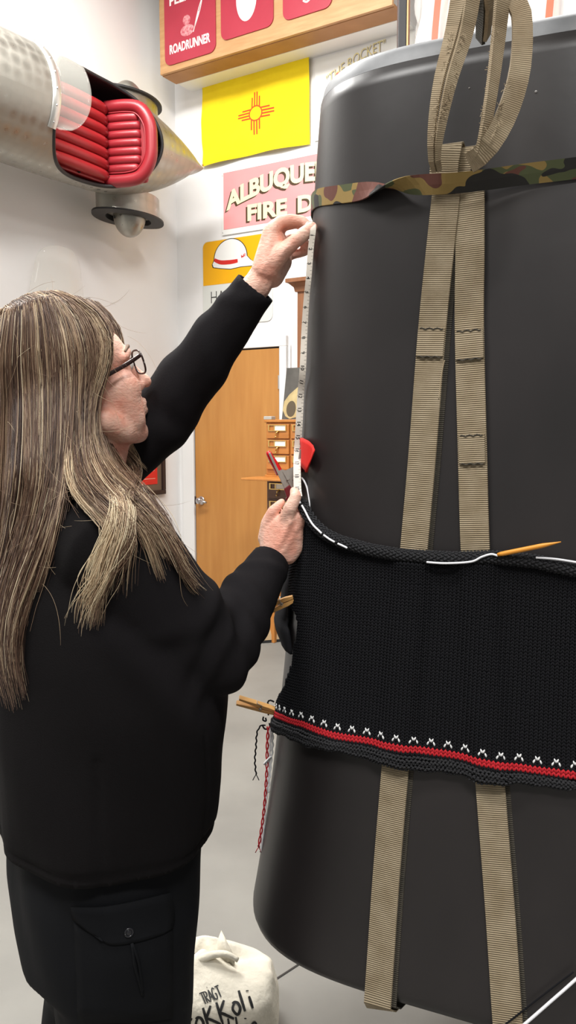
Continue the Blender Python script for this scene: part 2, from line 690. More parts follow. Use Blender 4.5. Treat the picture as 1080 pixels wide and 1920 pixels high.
def remesh(mb, voxel, smooth=2, factor=0.5):
    """union of closed shells as one continuous surface: (verts, faces)"""
    me = mb.mesh('tmp')
    ob = bpy.data.objects.new('tmp', me)
    COL.objects.link(ob)
    r = ob.modifiers.new('r', 'REMESH')
    r.mode = 'VOXEL'
    r.voxel_size = voxel
    if smooth:
        s = ob.modifiers.new('s', 'SMOOTH')
        s.iterations = smooth
        s.factor = factor
    dg = bpy.context.evaluated_depsgraph_get()
    e = bpy.data.meshes.new_from_object(ob.evaluated_get(dg))
    n = len(e.vertices)
    v = np.empty(n * 3)
    e.vertices.foreach_get('co', v)
    f = [tuple(p.vertices) for p in e.polygons]
    bpy.data.objects.remove(ob)
    bpy.data.meshes.remove(me)
    bpy.data.meshes.remove(e)
    return v.reshape(-1, 3), f


def bvh_of(v, f):
    return BVHTree.FromPolygons([Vector(p) for p in v], f)


def resample(pts, n):
    pts = np.asarray(pts, float)
    # Catmull-Rom dense then arc-length resample
    q = []
    for i in range(len(pts) - 1):
        p0, p1, p2, p3 = pts[max(i - 1, 0)], pts[i], pts[i + 1], pts[min(i + 2, len(pts) - 1)]
        for u_ in np.linspace(0, 1, 12, endpoint=False):
            q.append(0.5 * (2 * p1 + (p2 - p0) * u_ + (2 * p0 - 5 * p1 + 4 * p2 - p3) * u_ ** 2 + (3 * p1 - p0 - 3 * p2 + p3) * u_ ** 3))
    q.append(pts[-1])
    q = np.array(q)
    d = np.concatenate([[0], np.cumsum(np.linalg.norm(np.diff(q, axis=0), axis=1))])
    t = np.linspace(0, d[-1], n)
    return np.stack([np.interp(t, d, q[:, k]) for k in range(q.shape[1])], 1)


def ribbon(pts, nrm, width, thick, name, m, parent=None, lift=0.0, **kw):
    """strap along pts with outward normals; UV in metres"""
    pts = np.asarray(pts, float)
    nrm = np.asarray(nrm, float)
    nrm = nrm / np.linalg.norm(nrm, axis=1)[:, None]
    width = np.broadcast_to(np.asarray(width, float), (len(pts),))
    tg = np.gradient(pts, axis=0)
    tg /= np.linalg.norm(tg, axis=1)[:, None]
    side = np.cross(tg, nrm)
    side /= np.linalg.norm(side, axis=1)[:, None]
    nn = np.cross(side, tg)
    rings = []
    for p, s, n, w in zip(pts, side, nn, width):
        c = p + n * (lift + thick / 2)
        h, e = w / 2, thick / 2
        rings.append([c - s * h - n * e * 0.6, c - s * h * 0.97 + n * e, c + n * e, c + s * h * 0.97 + n * e, c + s * h - n * e * 0.6, c - n * e])
    mb = MB()
    mb.loft(rings)
    o = mb.build(name, m, parent, **kw)
    me = o.data
    d = np.concatenate([[0], np.cumsum(np.linalg.norm(np.diff(pts, axis=0), axis=1))])
    uvl = me.uv_layers.new(name='UVMap')
    xs = [-0.5, -0.48, 0, 0.48, 0.5, 0]
    for lp in me.loops:
        i, j = divmod(lp.vertex_index, 6)
        uvl.data[lp.index].uv = (xs[j] * width[i], d[i])
    return o


# ================================================================== ROOM
def boxW(s0, s1, z0, z1, o0, o1):
    """box on the back wall: s, z and distance off the wall"""
    return W(s0, z0, o0), U * (s1 - s0), Z3 * (z1 - z0), -V * (o1 - o0)


m = MB()
m.box((-9, -5, -0.1), (18, 0, 0), (0, 14, 0), (0, 0, 0.1))
m.build('floor', M_FLOOR, kind='structure')
m = MB()
m.box(W(SL - 0.12, 0, 0), U * 11.5, Z3 * 5.2, V * 0.12)
m.build('wall_back', M_WALL, kind='structure')
m = MB()
m.box(L(5.1, 0, 0), V * -9.5, Z3 * 5.2, U * -0.12)
m.build('wall_left', M_WALL, kind='structure')
m = MB()
m.box((-9, -5, 5.2), (18, 0, 0), (0, 14, 0), (0, 0, 0.1))
m.build('ceiling', M_CEIL, kind='structure')
# control joint sawn in the concrete
j0 = at(500, 1845, 1.9)
m = MB()
fl = lambda x, y: CAMP + ray(x, y) * (-CZ / ray(x, y)[2])
a, b = fl(503, 1846), fl(523, 1833)
d = (b - a) / np.linalg.norm(b - a)
pe = np.array([-d[1], d[0], 0])
m.box(a - d * 0.5 - pe * 0.003 + Z3 * 0.0005, d * 2.2, pe * 0.006, Z3 * 0.001)
m.build('trim_1', M_DARK, kind='structure')

# ---------------------------------------------------------------- door
D0, D1, DT = -4.055, -3.255, 2.03
dr = MB().box(*boxW(D0, D1, 0.01, DT, 0.0, 0.018)).build('door_1', M_DOOR, origin=W(-3.65, 0, 0), kind='structure')
fr = MB()
fr.box(*boxW(D0 - 0.125, D0 - 0.012, 0, DT + 0.012, 0, 0.03))
fr.build('door_jamb', M_TRIM, dr, bevel=0.004)
fr = MB().box(*boxW(D1 + 0.008, D1 + 0.07, 0, DT + 0.012, 0, 0.03))
fr.build('door_jamb', M_TRIM, dr, bevel=0.004)
MB().box(*boxW(D0 - 0.125, D1 + 0.07, DT + 0.012, DT + 0.09, 0, 0.03)).build('door_head', M_TRIM, dr, bevel=0.004)
g = MB()
g.box(*boxW(D0 - 0.012, D0, 0, DT + 0.012, 0, 0.008))
g.box(*boxW(D1, D1 + 0.008, 0, DT + 0.012, 0, 0.008))
g.box(*boxW(D0, D1, DT, DT + 0.012, 0, 0.008))
g.build('door_gap', M_DARK, dr)
for zz in (1.78, 1.0, 0.25):
    h = MB().tube([W(D1 + 0.003, zz - 0.05, 0.024), W(D1 + 0.003, zz + 0.05, 0.024)], 0.008)
    h.build('hinge', M_CHROME, dr, smooth='auto')
ks, kz = bw(381, 938)
h = MB()
h.ball(W(ks, kz, 0.024), (0.034, 0.034, 0.034), axes=[U, V * 0.25, Z3])
h.tube([W(ks, kz, 0.02), W(ks, kz, 0.06)], 0.012, 12)
h.ball(W(ks + 0.005, kz, 0.068), 0.026, axes=[U, V * 0.6, Z3])
h.tube([W(ks, kz, 0.068), W(ks + 0.05, kz - 0.002, 0.07), W(ks + 0.085, kz - 0.01, 0.066)], [0.016, 0.012, 0.009], 10)
h.build('door_handle', M_CHROME, dr, smooth=True)
MB().box(*boxW(D0 - 0.02, D0 + 0.004, kz - 0.03, kz + 0.03, 0.008, 0.02)).build('latch_plate', M_FRAME, dr)
# slim white conduit right of the door
m = MB()
m.tube([W(-3.165, 0.0, 0.012), W(-3.165, 2.05, 0.012)], 0.008)
m.build('trim_2', M_TRIM, kind='structure', smooth=True)

# ---------------------------------------------------------------- bulkhead shelf with red plaques
sh = empty('display_shelf', W(-3.2, 4.0, 0.15), 'long plywood fronted display box high on the back wall carrying red plaques', 'shelf')
SZ = 4.02
S0, S1 = -4.075, -2.215
MB().box(*boxW(S0, S1, SZ, 4.92, 0.325, 0.35)).build('front_board', M_PLY, sh, bevel=0.002)
MB().box(*boxW(S0, S1, SZ - 0.004, SZ + 0.02, 0.17, 0.325)).build('bottom_board', M_PLYE, sh, bevel=0.002)
MB().box(*boxW(S0, S0 + 0.02, SZ + 0.0202, 4.92, 0.0, 0.3248)).build('end_board', M_TRIM, sh)
MB().box(*boxW(S0 + 0.02, S1, SZ - 0.006, SZ + 0.016, 0.0, 0.1698)).build('white_underside', M_TRIM, sh, label='white painted underside strip')
MB().box(*boxW(S0, S1, 4.9202, 4.94, 0.0, 0.35)).build('top_board', M_PLY, sh)


def plaque(s0, s1, z0, z1, off):
    m = MB()
    r = 0.055
    pts = []
    for cx, cz, a0 in ((s1 - r, z0 + r, -90), (s1 - r, z1 - r, 0), (s0 + r, z1 - r, 90), (s0 + r, z0 + r, 180)):
        for k in range(7):
            a = math.radians(a0 + 15 * k)
            pts.append((cx + r * math.cos(a), cz + r * math.sin(a)))
    m.loft([[W(s, z, off) for s, z in pts], [W(s, z, off + 0.008) for s, z in pts]])
    return m


def put2d(v2, f2, fn):
    m = MB()
    m.add([fn(x, y) for x, y in v2], f2)
    return m


def centre(v2, w=None):
    mn, mx = v2.min(0), v2.max(0)
    v2 = v2 - [(mn[0] + mx[0]) / 2, 0]
    if w:
        v2 = v2 * [w / (mx[0] - mn[0]), 1]
    return v2


PL = []
for (xa, ya, xb, yb), lab in (((309, 113, 404, 90), 'red rounded plaque lettered ROADRUNNER at the left end of the plywood display box'),
                              ((414, 72, 512, 40), 'red plaque with a plain white oval, between the ROADRUNNER plaque and the cut-off third one'),
                              ((530, 24, 622, 5), 'red plaque mostly cut off by the top of the photo, above the yellow flag')):
    sa, za = bw(xa, ya, 0.36)
    sb, zb = bw(xb, yb, 0.36)
    PL.append((sa, sb, min(za, zb) - 0.02, min(za, zb) + 0.50, lab))
for i, (sa, sb, z0, z1, lab) in enumerate(PL):
    o = empty('plaque', W((sa + sb) / 2, z0, 0.351), lab, 'plaque', 'red plaques along the display box')
    plaque(sa, sb, z0, z1, 0.3504).build('board', M_RED, o, smooth='auto')
    sc, wdt = (sa + sb) / 2, sb - sa
    fn = lambda x, z: W(x, z, 0.3592)
    if i == 0:
        v2, f2 = text2d('ROADRUNNER', 0.085, 0.003)
        v2 = centre(v2, wdt * 0.80)
        put2d(v2 + [sc, z0 + 0.075], f2, fn).build('lettering', M_PRINTW, o)
        v2, f2 = text2d('PEERLESS', 0.085, 0.003)
        v2 = centre(v2, wdt * 0.78)
        put2d(v2 + [sc, z0 + 0.405], f2, fn).build('lettering', M_PRINTW, o)
        ln = [[(0.045, 0.20), (0.06, 0.25), (0.09, 0.33), (0.115, 0.375), (0.10, 0.32), (0.075, 0.26), (0.045, 0.20)],
              [(0.035, 0.175), (0.06, 0.24), (0.085, 0.30)]]
        v2, f2 = strokes2d(ln, 0.007)
        put2d(v2 + [sc, z0], f2, fn).build('quill_print', M_PRINTW, o)
        m = MB()                                        # plain speckled medallion in place of the figure
        for (x, y, rx, ry) in ((-0.02, 0.20, 0.062, 0.038), (-0.025, 0.27, 0.034, 0.034)):
            m.add([W(sc + x, z0 + y, 0.3592)] + [W(sc + x + rx * math.cos(t), z0 + y + ry * math.sin(t), 0.3592) for t in np.linspace(0, 6.283, 25)[:-1]],
                  [(0, k + 1, (k + 1) % 24 + 1) for k in range(24)])
        m.build('print_oval', mat('faded_print', srgb(226, 168, 170), 0.6, noise=(60, 0.3, srgb(196, 84, 98), I1)), o)
    elif i == 1:
        m = MB()
        x, y, rx, ry = 0.0, 0.23, 0.085, 0.15
        m.add([W(sc + x, z0 + y, 0.3592)] + [W(sc + x + rx * math.cos(t), z0 + y + ry * math.sin(t), 0.3592) for t in np.linspace(0, 6.283, 33)[:-1]],
              [(0, k + 1, (k + 1) % 32 + 1) for k in range(32)])
        m.build('print_oval', M_PRINTW, o)
    else:
        v2, f2 = strokes2d([[(-0.03, 0.09), (0.0, 0.075), (0.03, 0.09)]], 0.012)
        put2d(v2 + [sc, z0], f2, fn).build('print_stroke', M_PRINTW, o)

# ---------------------------------------------------------------- flag
fl0s, fl1s, fl0z, fl1z = -3.945, -2.995, 3.435, 4.043
flg = empty('state_flag', W(-3.47, fl0z, 0.0), 'yellow flag with red sun symbol pinned to the white wall below the display box', 'flag')


def flag_off(x, y):
    """x, y in 0..1"""
    return 0.026 + 0.014 * math.sin(3 * x + 5 * y) * (0.3 + y * (1 - y) * 2) + 0.011 * math.sin(11 * (x - 0.7 * y)) * (1 - y) ** 0.7 + 0.006 * math.sin(26 * y + 4 * x) * max(0, 0.5 - x) * (1 - y)


def flag_pt(x, y, e=0.0):
    sag = 0.012 * math.sin(math.pi * x) * (1 if y > 0.5 else -0.8) * abs(y - 0.5) * 2
    return W(fl0s + (fl1s - fl0s) * x, fl0z + (fl1z - fl0z) * y - sag, flag_off(x, y) + e)


m = MB().grid([[flag_pt(x, y) for x in np.linspace(0, 1, 49)] for y in np.linspace(0, 1, 33)])
m.build('cloth', M_YEL, flg, smooth=True)
zx, zy = (-3.452 - fl0s) / (fl1s - fl0s), (3.733 - fl0z) / (fl1z - fl0z)
w_, h_ = fl1s - fl0s, fl1z - fl0z
m = MB()
N = 40
ring = []
for k in range(N):
    a = 2 * math.pi * k / N
    for r in (0.049, 0.058):
        ring.append(flag_pt(zx + r * math.cos(a) / w_, zy + r * math.sin(a) / h_, 0.002))
m.add(ring, [(2 * k, 2 * k + 1, 2 * ((k + 1) % N) + 1, 2 * ((k + 1) % N)) for k in range(N)])
for q in range(4):
    ca, sa_ = math.cos(q * math.pi / 2), math.sin(q * math.pi / 2)
    for j, (c, ln) in enumerate(((-0.033, 0.12), (-0.011, 0.155), (0.011, 0.155), (0.033, 0.12))):
        st = math.sqrt(0.058 ** 2 - c * c) - 0.004
        g = []
        for t in np.linspace(st, ln, 6):
            for e in (-0.0052, 0.0052):
                x, y = t, c + e
                g.append(flag_pt(zx + (x * ca - y * sa_) / w_, zy + (x * sa_ + y * ca) / h_, 0.002))
        m.add(g, [(2 * k, 2 * k + 1, 2 * k + 3, 2 * k + 2) for k in range(5)])
m.build('sun_symbol', M_ZIA, flg)
for y in (0.02, 0.98):
    MB().ball(flag_pt(0.006, y, 0.003), 0.008, 8, 5).build('grommet', M_BRASS, flg, smooth=True)

# ---------------------------------------------------------------- pink department sign
pk = empty('fire_sign', W(-2.95, 2.90, 0), 'pink sign lettered ALBUQUERQUE FIRE DEPT in cream, below the yellow flag', 'sign')
PS0, PS1, PZ0, PZ1 = -3.775, -2.25, 2.905, 3.365
MB().box(*boxW(PS0, PS1, PZ0, PZ1, 0.001, 0.012)).build('white_margin', M_SIGNW, pk, bevel=0.002)
MB().box(*boxW(PS0 + 0.018, PS1 - 0.018, PZ0 + 0.04, PZ1 - 0.004, 0.012, 0.014)).build('pink_panel', M_PINK, pk)


def lettering(parent, txt, s0, s1, z, size, arch, off, m1, m2, bold=0.0, rise=0.0):
    v2, f2 = text2d(txt, size, bold)
    mn, mx = v2[:, 0].min(), v2[:, 0].max()
    x = (v2[:, 0] - mn) / (mx - mn)
    hh = v2[:, 1]
    for dx, dz, o_, mm, nm in ((-0.016, -0.013, off, m2, 'letter_shadow'), (0, 0, off + 0.001, m1, 'letters')):
        k = MB()
        k.add([W(s0 + (s1 - s0) * a + dx, z + rise * a - arch * (2 * a - 1) ** 2 + h + dz, o_) for a, h in zip(x, hh)], f2)
        k.build(nm, mm, parent)


lettering(pk, 'ALBUQUERQUE', -3.73, -2.50, 3.195, 0.17, 0.11, 0.0145, M_CREAM, M_SHAD, 0.007)
lettering(pk, 'FIRE', -3.535, -3.185, 2.985, 0.155, 0.0, 0.0145, M_CREAM, M_SHAD, 0.006)
lettering(pk, 'DEPT.', -3.095, -2.62, 2.985, 0.155, 0.0, 0.0145, M_CREAM, M_SHAD, 0.006)
for s, z in ((PS0 + 0.008, PZ0 + 0.02), (PS0 + 0.008, PZ1 - 0.02)):
    MB().ball(W(s, z, 0.013), 0.005, 8, 5).build('screw', M_CHROME, pk, smooth=True)

# ---------------------------------------------------------------- hard hat sign
ys = empty('safety_sign', W(-3.64, 2.24, 0), 'yellow and white hard hat warning sign behind the raised forearm', 'sign')
YS0, YS1, YZ0, YZ1 = -3.97, -3.318, 2.235, 2.88


def rrect(s0, s1, z0, z1, r, o0, o1, lower=True, upper=True):
    pts = []
    for cx, cz, a0, on in ((s1, z0, -90, lower), (s1, z1, 0, upper), (s0, z1, 90, upper), (s0, z0, 180, lower)):
        rr = r if on else 0.0005
        sx, sz = (-1 if cx == s1 else 1), (1 if cz == z0 else -1)
        for k in range(6):
            a = math.radians(a0 + 18 * k)
            pts.append((cx + sx * rr + rr * math.cos(a), cz + sz * rr + rr * math.sin(a)))
    return MB().loft([[W(s, z, o0) for s, z in pts], [W(s, z, o1) for s, z in pts]])


rrect(YS0, YS1, YZ0, YZ1, 0.05, 0.001, 0.007).build('plate', M_SGREY, ys)
rrect(YS0 + 0.006, YS1 - 0.006, 2.545, YZ1 - 0.006, 0.045, 0.007, 0.0085, lower=False).build('yellow_field', M_SAFY, ys)
hs, hz = -3.70, 2.70
dome = [(0.165 * math.cos(a), 0.03 + 0.15 * math.sin(a)) for a in np.linspace(math.pi, 0, 24)]
hat = dome + [(0.20, -0.005), (0.25, -0.035), (0.24, -0.055), (0.1, -0.052), (0, -0.06), (-0.1, -0.045), (-0.175, -0.03), (-0.185, -0.005)]
k_ = 0.92
for sc_, mm, o_, nm in ((1.05, M_BLACKP, 0.0088, 'hat_outline'), (1.0, M_SIGNW, 0.0094, 'hat_print')):
    pts = [W(hs + x * sc_ * k_, hz + 0.06 + (y - 0.06) * sc_ * k_, o_) for x, y in hat]
    MB().add(pts, [tuple(range(len(pts)))[::-1]]).build(nm, mm, ys)
v2, f2 = strokes2d([[(-0.165, 0.035), (-0.1, 0.008), (0.0, 0.0), (0.075, 0.003)]], 0.032)
put2d(v2 * k_, f2, lambda x, y: W(hs + x, hz + y, 0.010)).build('red_band', M_REDP, ys)
v2, f2 = strokes2d([[(0.11, 0.03), (0.14, 0.035)], [(0.112, 0.045), (0.118, 0.02)], [(0.136, 0.052), (0.13, 0.024)], [(0.148, 0.056), (0.146, 0.03)]], 0.008)
put2d(v2 * k_, f2, lambda x, y: W(hs + x, hz + y, 0.010)).build('hat_badge', M_REDP, ys)
v2, f2 = text2d('HARD HAT', 0.135, -0.002)
v2 = centre(v2, 0.50) + [-3.64, 2.405]
put2d(v2, f2, lambda x, y: W(x, y, 0.0078)).build('lettering', M_BLACKP, ys)
v2, f2 = text2d('AREA', 0.12, -0.002)
v2 = centre(v2, 0.28) + [-3.64, 2.275]
put2d(v2, f2, lambda x, y: W(x, y, 0.0078)).build('lettering', M_BLACKP, ys)

# ---------------------------------------------------------------- "The Rocket" sign
rk = empty('rocket_sign', W(-2.6, 3.62, 0), 'white sign with faded gold lettering THE ROCKET above the tank rim', 'sign')
MB().box(*boxW(-2.96, -2.0, 3.45, 4.0, 0.001, 0.010)).build('panel', M_SIGNW, rk, bevel=0.002)
v2, f2 = text2d('"THE ROCKET"', 0.12, 0.0)
mn, mx = v2[:, 0].min(), v2[:, 0].max()
for dx, mm, o_, nm in ((0.006, mat('faded_shadow', srgb(150, 146, 140), 0.6), 0.0104, 'letter_shadow'), (0, mat('faded_gold', srgb(236, 222, 160), 0.5), 0.011, 'letters')):
    k = MB()
    k.add([W(-2.87 + 0.45 * ((x - mn) / (mx - mn)) + dx, 3.80 + 0.135 * math.sin(math.pi * 0.5 * (x - mn) / (mx - mn)) + y * 0.8 - dx, o_) for x, y in v2], f2)
    k.build(nm, mm, rk)
nose = [(-2.82, 3.80), (-2.76, 3.81), (-2.70, 3.80), (-2.5, 3.77), (-2.2, 3.74), (-2.2, 3.64), (-2.55, 3.66), (-2.74, 3.72)]
nose = [bw(*q, 0.011) for q in ((628, 137), (637, 134), (649, 133), (660, 135), (690, 140), (690, 150), (660, 152), (638, 147))]
MB().add([W(s, z, 0.0108) for s, z in nose], [tuple(range(len(nose)))[::-1]]).build('red_nose', mat('faded_red', srgb(232, 112, 96), 0.5), rk)
for s, z in (bw(651, 133, 0.011), bw(659, 134, 0.011)):
    MB().add([W(s, z, 0.0112), W(s + 0.025, z - 0.002, 0.0112), W(s + 0.022, z + 0.012, 0.0112), W(s + 0.006, z + 0.012, 0.0112)], [(0, 1, 2, 3)]).build('window_print', M_BLACKP, rk)

# ---------------------------------------------------------------- bookcase with plastic bundle on top
bk = empty('bookcase', W(-1.85, 0, 0.15), 'tall reddish brown wooden bookcase with moulded cornice beside the door', 'bookcase')
BS0, BS1, BZ = -2.912, -0.8, 2.365
MB().box(*boxW(BS0, BS0 + 0.03, 0, BZ, 0.0008, 0.30)).build('side_panel', M_BOOK, bk, bevel=0.002)
MB().box(*boxW(BS1 - 0.03, BS1, 0, BZ, 0.0008, 0.30)).build('side_panel', M_BOOK, bk, bevel=0.002)
MB().box(*boxW(BS0 + 0.03, BS1 - 0.03, 0.0, BZ, 0.0008, 0.015)).build('back_panel', M_BOOK, bk)
MB().box(*boxW(BS0 - 0.0, BS0 + 0.16, 0, BZ, 0.30, 0.32)).build('face_stile', M_BOOK, bk, bevel=0.003)
for i, zz in enumerate((0.08, 0.5, 0.9, 1.3, 1.7, 2.05)):
    MB().box(*boxW(BS0 + 0.03, BS1 - 0.03, zz, zz + 0.025, 0.015, 0.30)).build('shelf_board', M_BOOK, bk)
prof = [(0.0, 0.0), (0.012, 0.0), (0.018, 0.03), (0.045, 0.055), (0.06, 0.06), (0.06, 0.085), (0.0, 0.085)]
m = MB()
r0, r1 = [], []
for e, z in prof:
    r0.append(W(BS0 - e, BZ + z, 0.001))
    r1.append((e, z))
rings = [[W(BS0 - e, BZ + z, 0.001) for e, z in prof], [W(BS0 - e, BZ + z, 0.32 + e) for e, z in prof], [W(BS1 + e, BZ + z, 0.32 + e) for e, z in prof], [W(BS1 + e, BZ + z, 0.001) for e, z in prof]]
m.loft(rings)
m.build('cornice', M_BOOK, bk)

# clear plastic bundle standing on the bookcase
pb = empty('plastic_bundle', W(-1.6, 2.525, 0.17), 'big clear plastic bag of pale goods tied with orange ribbons above the tank', 'bag')
m = MB()
rings = []
for z in np.linspace(0, 1, 40):
    ring = []
    zz = 2.452 + 2.0 * z
    for k in range(90):
        a = 2 * math.pi * k / 90
        wob = 1 + 0.05 * math.sin(11 * a + 7 * z) + 0.04 * math.sin(19 * a - 13 * z) + 0.03 * math.sin(31 * z + 5 * a)
        rr = (1 - 0.15 * z ** 4)
        ring.append(W(-1.48 + 0.64 * rr * wob * np.sign(math.cos(a)) * abs(math.cos(a)) ** 0.6, zz, 0.185 + 0.155 * rr * (0.8 + 0.2 * wob) * np.sign(math.sin(a)) * abs(math.sin(a)) ** 0.7))
    rings.append(ring)
m.loft(rings)
m.build('plastic_film', M_POLY, pb, smooth=True)
m = MB()
for i, (s, r, h) in enumerate(((-1.86, 0.10, 1.5), (-1.62, 0.11, 1.75), (-1.36, 0.10, 1.55), (-1.12, 0.11, 1.7))):
    m.tube([W(s, 2.46, 0.18), W(s + 0.01, 2.55 + h, 0.18)], r, 20)
m.build('pale_roll', M_CARD, pb, smooth='auto', kind='stuff')
for x in (822, 1037):
    s, z = bw(x, 40, 0.37)
    rp_ = [W(s - 0.01, 2.6, 0.372), W(s - 0.03, 3.4, 0.376), W(s - 0.015, 3.8, 0.378), W(s + 0.015, 4.15, 0.374), W(s + 0.02, 4.4, 0.37)]
    rp_ = resample(rp_, 16)
    ribbon(rp_, np.tile(-V, (16, 1)), 0.04, 0.002, 'ribbon', M_ORANGE, pb)

# dark post behind the tank
pt = at(756, 50, 3.3)
po = empty('display_post', (pt[0], pt[1], 0), 'dark upright post with a gold edge strip behind the tank rim', 'post')
MB().box((pt[0] - 0.022, pt[1] - 0.02, 0.02), (0.032, 0, 0), (0, 0.04, 0), (0, 0, 5.17)).build('shaft', M_POST, po, bevel=0.003)
MB().box((pt[0] + 0.011, pt[1] - 0.018, 0.02), (0.006, 0, 0), (0, 0.03, 0), (0, 0, 5.17)).build('edge_strip', M_GOLD, po)
MB().box((pt[0] + 0.0172, pt[1] - 0.012, 0.02), (0.007, 0, 0), (0, 0.02, 0), (0, 0, 5.17)).build('outer_strip', M_BOOK, po)
MB().box((pt[0] - 0.12, pt[1] - 0.12, 0.0), (0.24, 0, 0), (0, 0.24, 0), (0, 0, 0.02)).build('foot_plate', M_POST, po, bevel=0.004)

# ---------------------------------------------------------------- card catalogue
CO = 0.70
cs, ctop = bw(497, 792, CO)
cz_u = bw(497, 890, CO)[1]
CS1 = cs + 0.95
ct = empty('card_catalogue', W(cs + 0.45, 0, 0.4), 'oak library card catalogue with brass label holders standing before the door', 'cabinet')
cw = (CS1 - cs - 0.02) / 5
MB().box(*boxW(cs, CS1, cz_u, ctop, 0.42, CO - 0.012)).build('upper_body', M_CAT, ct, bevel=0.004)
MB().box(*boxW(cs - 0.006, CS1 + 0.006, ctop, ctop + 0.018, 0.41, CO + 0.004)).build('upper_top', M_CAT, ct, bevel=0.004)
zl0 = bw(500, 1098, CO)[1]
zl1 = cz_u - 0.03
MB().box(*boxW(cs + 0.005, CS1, zl0, zl1, 0.41, CO - 0.012)).build('lower_body', M_CATL, ct, bevel=0.004)
MB().box(*boxW(cs - 0.005, CS1, zl1, cz_u, 0.41, CO)).build('divider_board', M_CAT, ct, bevel=0.003)
sp = bw(472, 898, CO + 0.16)
MB().box(*boxW(cs - 0.055, cs + 0.45, zl1 + 0.004, zl1 + 0.018, CO, CO + 0.20)).build('pull_out_shelf', M_CAT, ct, bevel=0.003)
uh = (ctop - cz_u - 0.02) / 3.2


def drawer(s0, s1, z0, z1, m0):
    d = MB().box(*boxW(s0, s1, z0, z1, CO - 0.0118, CO + 0.004)).build('drawer', m0, ct, bevel=0.004)
    sm, w = (s0 + s1) / 2, s1 - s0
    fz = z1 - 0.024
    h = MB()
    for a, b, c, e in ((-0.40, 0.40, fz + 0.016, fz + 0.021), (-0.40, 0.40, fz - 0.021, fz - 0.016), (-0.40, -0.34, fz - 0.016, fz + 0.016), (0.36, 0.40, fz - 0.016, fz + 0.016), (-0.14, -0.11, fz - 0.016, fz + 0.016)):
        h.box(*boxW(sm + a * w, sm + b * w, c, e, CO + 0.004, CO + 0.010))
    h.build('label_holder', M_BRASS, d)
    MB().box(*boxW(sm - 0.11 * w, sm + 0.36 * w, fz - 0.016, fz + 0.016, CO + 0.0042, CO + 0.006)).build('label_card', M_CARD, d)
    p = MB().tube([W(sm + 0.05 * w, fz - 0.022, CO + 0.006), W(sm, fz - 0.034, CO + 0.022), W(sm - 0.02 * w, fz - 0.048, CO + 0.016)], [0.006, 0.006, 0.004], 8)
    p.ball(W(sm - 0.03 * w, fz - 0.058, CO + 0.018), 0.007, 8, 6)
    p.build('pull', M_BRASS, d, smooth=True)


for r in range(3):
    for c in range(5):
        drawer(cs + 0.012 + c * cw, cs + 0.012 + (c + 1) * cw - 0.012, ctop - 0.012 - (r + 1) * uh + 0.008, ctop - 0.012 - r * uh, M_CATD)
lh = 0.118
for r in range(int((zl1 - zl0) / lh)):
    for c in range(5):
        z1 = zl1 - 0.02 - r * lh
        drawer(cs + 0.02 + c * cw, cs + 0.02 + (c + 1) * cw - 0.014, z1 - lh + 0.014, z1, M_CATL if r < 3 else M_CATD)  # rows nearest the shelf carry its shade in their colour
for s_, o_ in ((cs + 0.01, CO - 0.06), (cs + 0.01, 0.43), (CS1 - 0.06, CO - 0.06), (CS1 - 0.06, 0.43)):
    MB().box(*boxW(s_, s_ + 0.05, 0.0, zl0, o_, o_ + 0.045)).build('leg', M_CAT, ct, bevel=0.003)
MB().box(*boxW(cs + 0.062, CS1 - 0.062, 0.0 + zl0 - 0.07, zl0, CO - 0.05, CO - 0.03)).build('apron', M_CAT, ct)
# clip-on tag on the top corner
MB().box(*boxW(cs - 0.012, cs + 0.05, ctop + 0.0182, ctop + 0.04, CO - 0.05, CO + 0.0)).build('corner_tag', mat('tag_grey', srgb(176, 172, 164), 0.5), ct, bevel=0.003)

# painting of a hollow bone, leaning on the catalogue top
px0, pz0 = cs + 0.105, ctop + 0.019
pn = empty('bone_painting', W(px0 + 0.2, pz0, 0.6), 'dark painting of a hollow bone leaning on the card catalogue', 'painting')
PW_, PH_ = 0.62, 0.335
ln_ = lambda x, z, e=0.0: W(px0 + x, pz0 + z, CO - 0.04 - 0.06 * z / PH_ + e)
MB().loft([[ln_(0, 0, -0.012), ln_(PW_, 0, -0.012), ln_(PW_, PH_, -0.012), ln_(0, PH_, -0.012)], [ln_(0, 0), ln_(PW_, 0), ln_(PW_, PH_), ln_(0, PH_)]]).build('panel', M_PHOTO, pn)
bone = [(-0.01, 0.06), (-0.005, 0.12), (0.03, 0.165), (0.10, 0.22), (0.17, 0.28), (0.23, 0.335), (0.40, 0.335), (0.36, 0.26), (0.22, 0.18), (0.16, 0.10), (0.13, 0.05), (0.10, 0.015), (0.05, 0.0), (0.015, 0.02)]
bone = [(x * 0.98 + 0.012, max(0.003, y * 0.98)) for x, y in bone]
mb_ = MB()
mb_.loft([[ln_(x, y, 0.0) for x, y in bone], [ln_(x, y, 0.002) for x, y in bone]])
mb_.build('bone_shape', M_BONE, pn)
el = [(0.065 + 0.036 * math.cos(a), 0.068 + 0.052 * math.sin(a)) for a in np.linspace(0, 6.283, 25)[:-1]]
MB().add([ln_(x, y, 0.0025) for x, y in el], [tuple(range(24))[::-1]]).build('bone_hollow', M_BONED, pn)

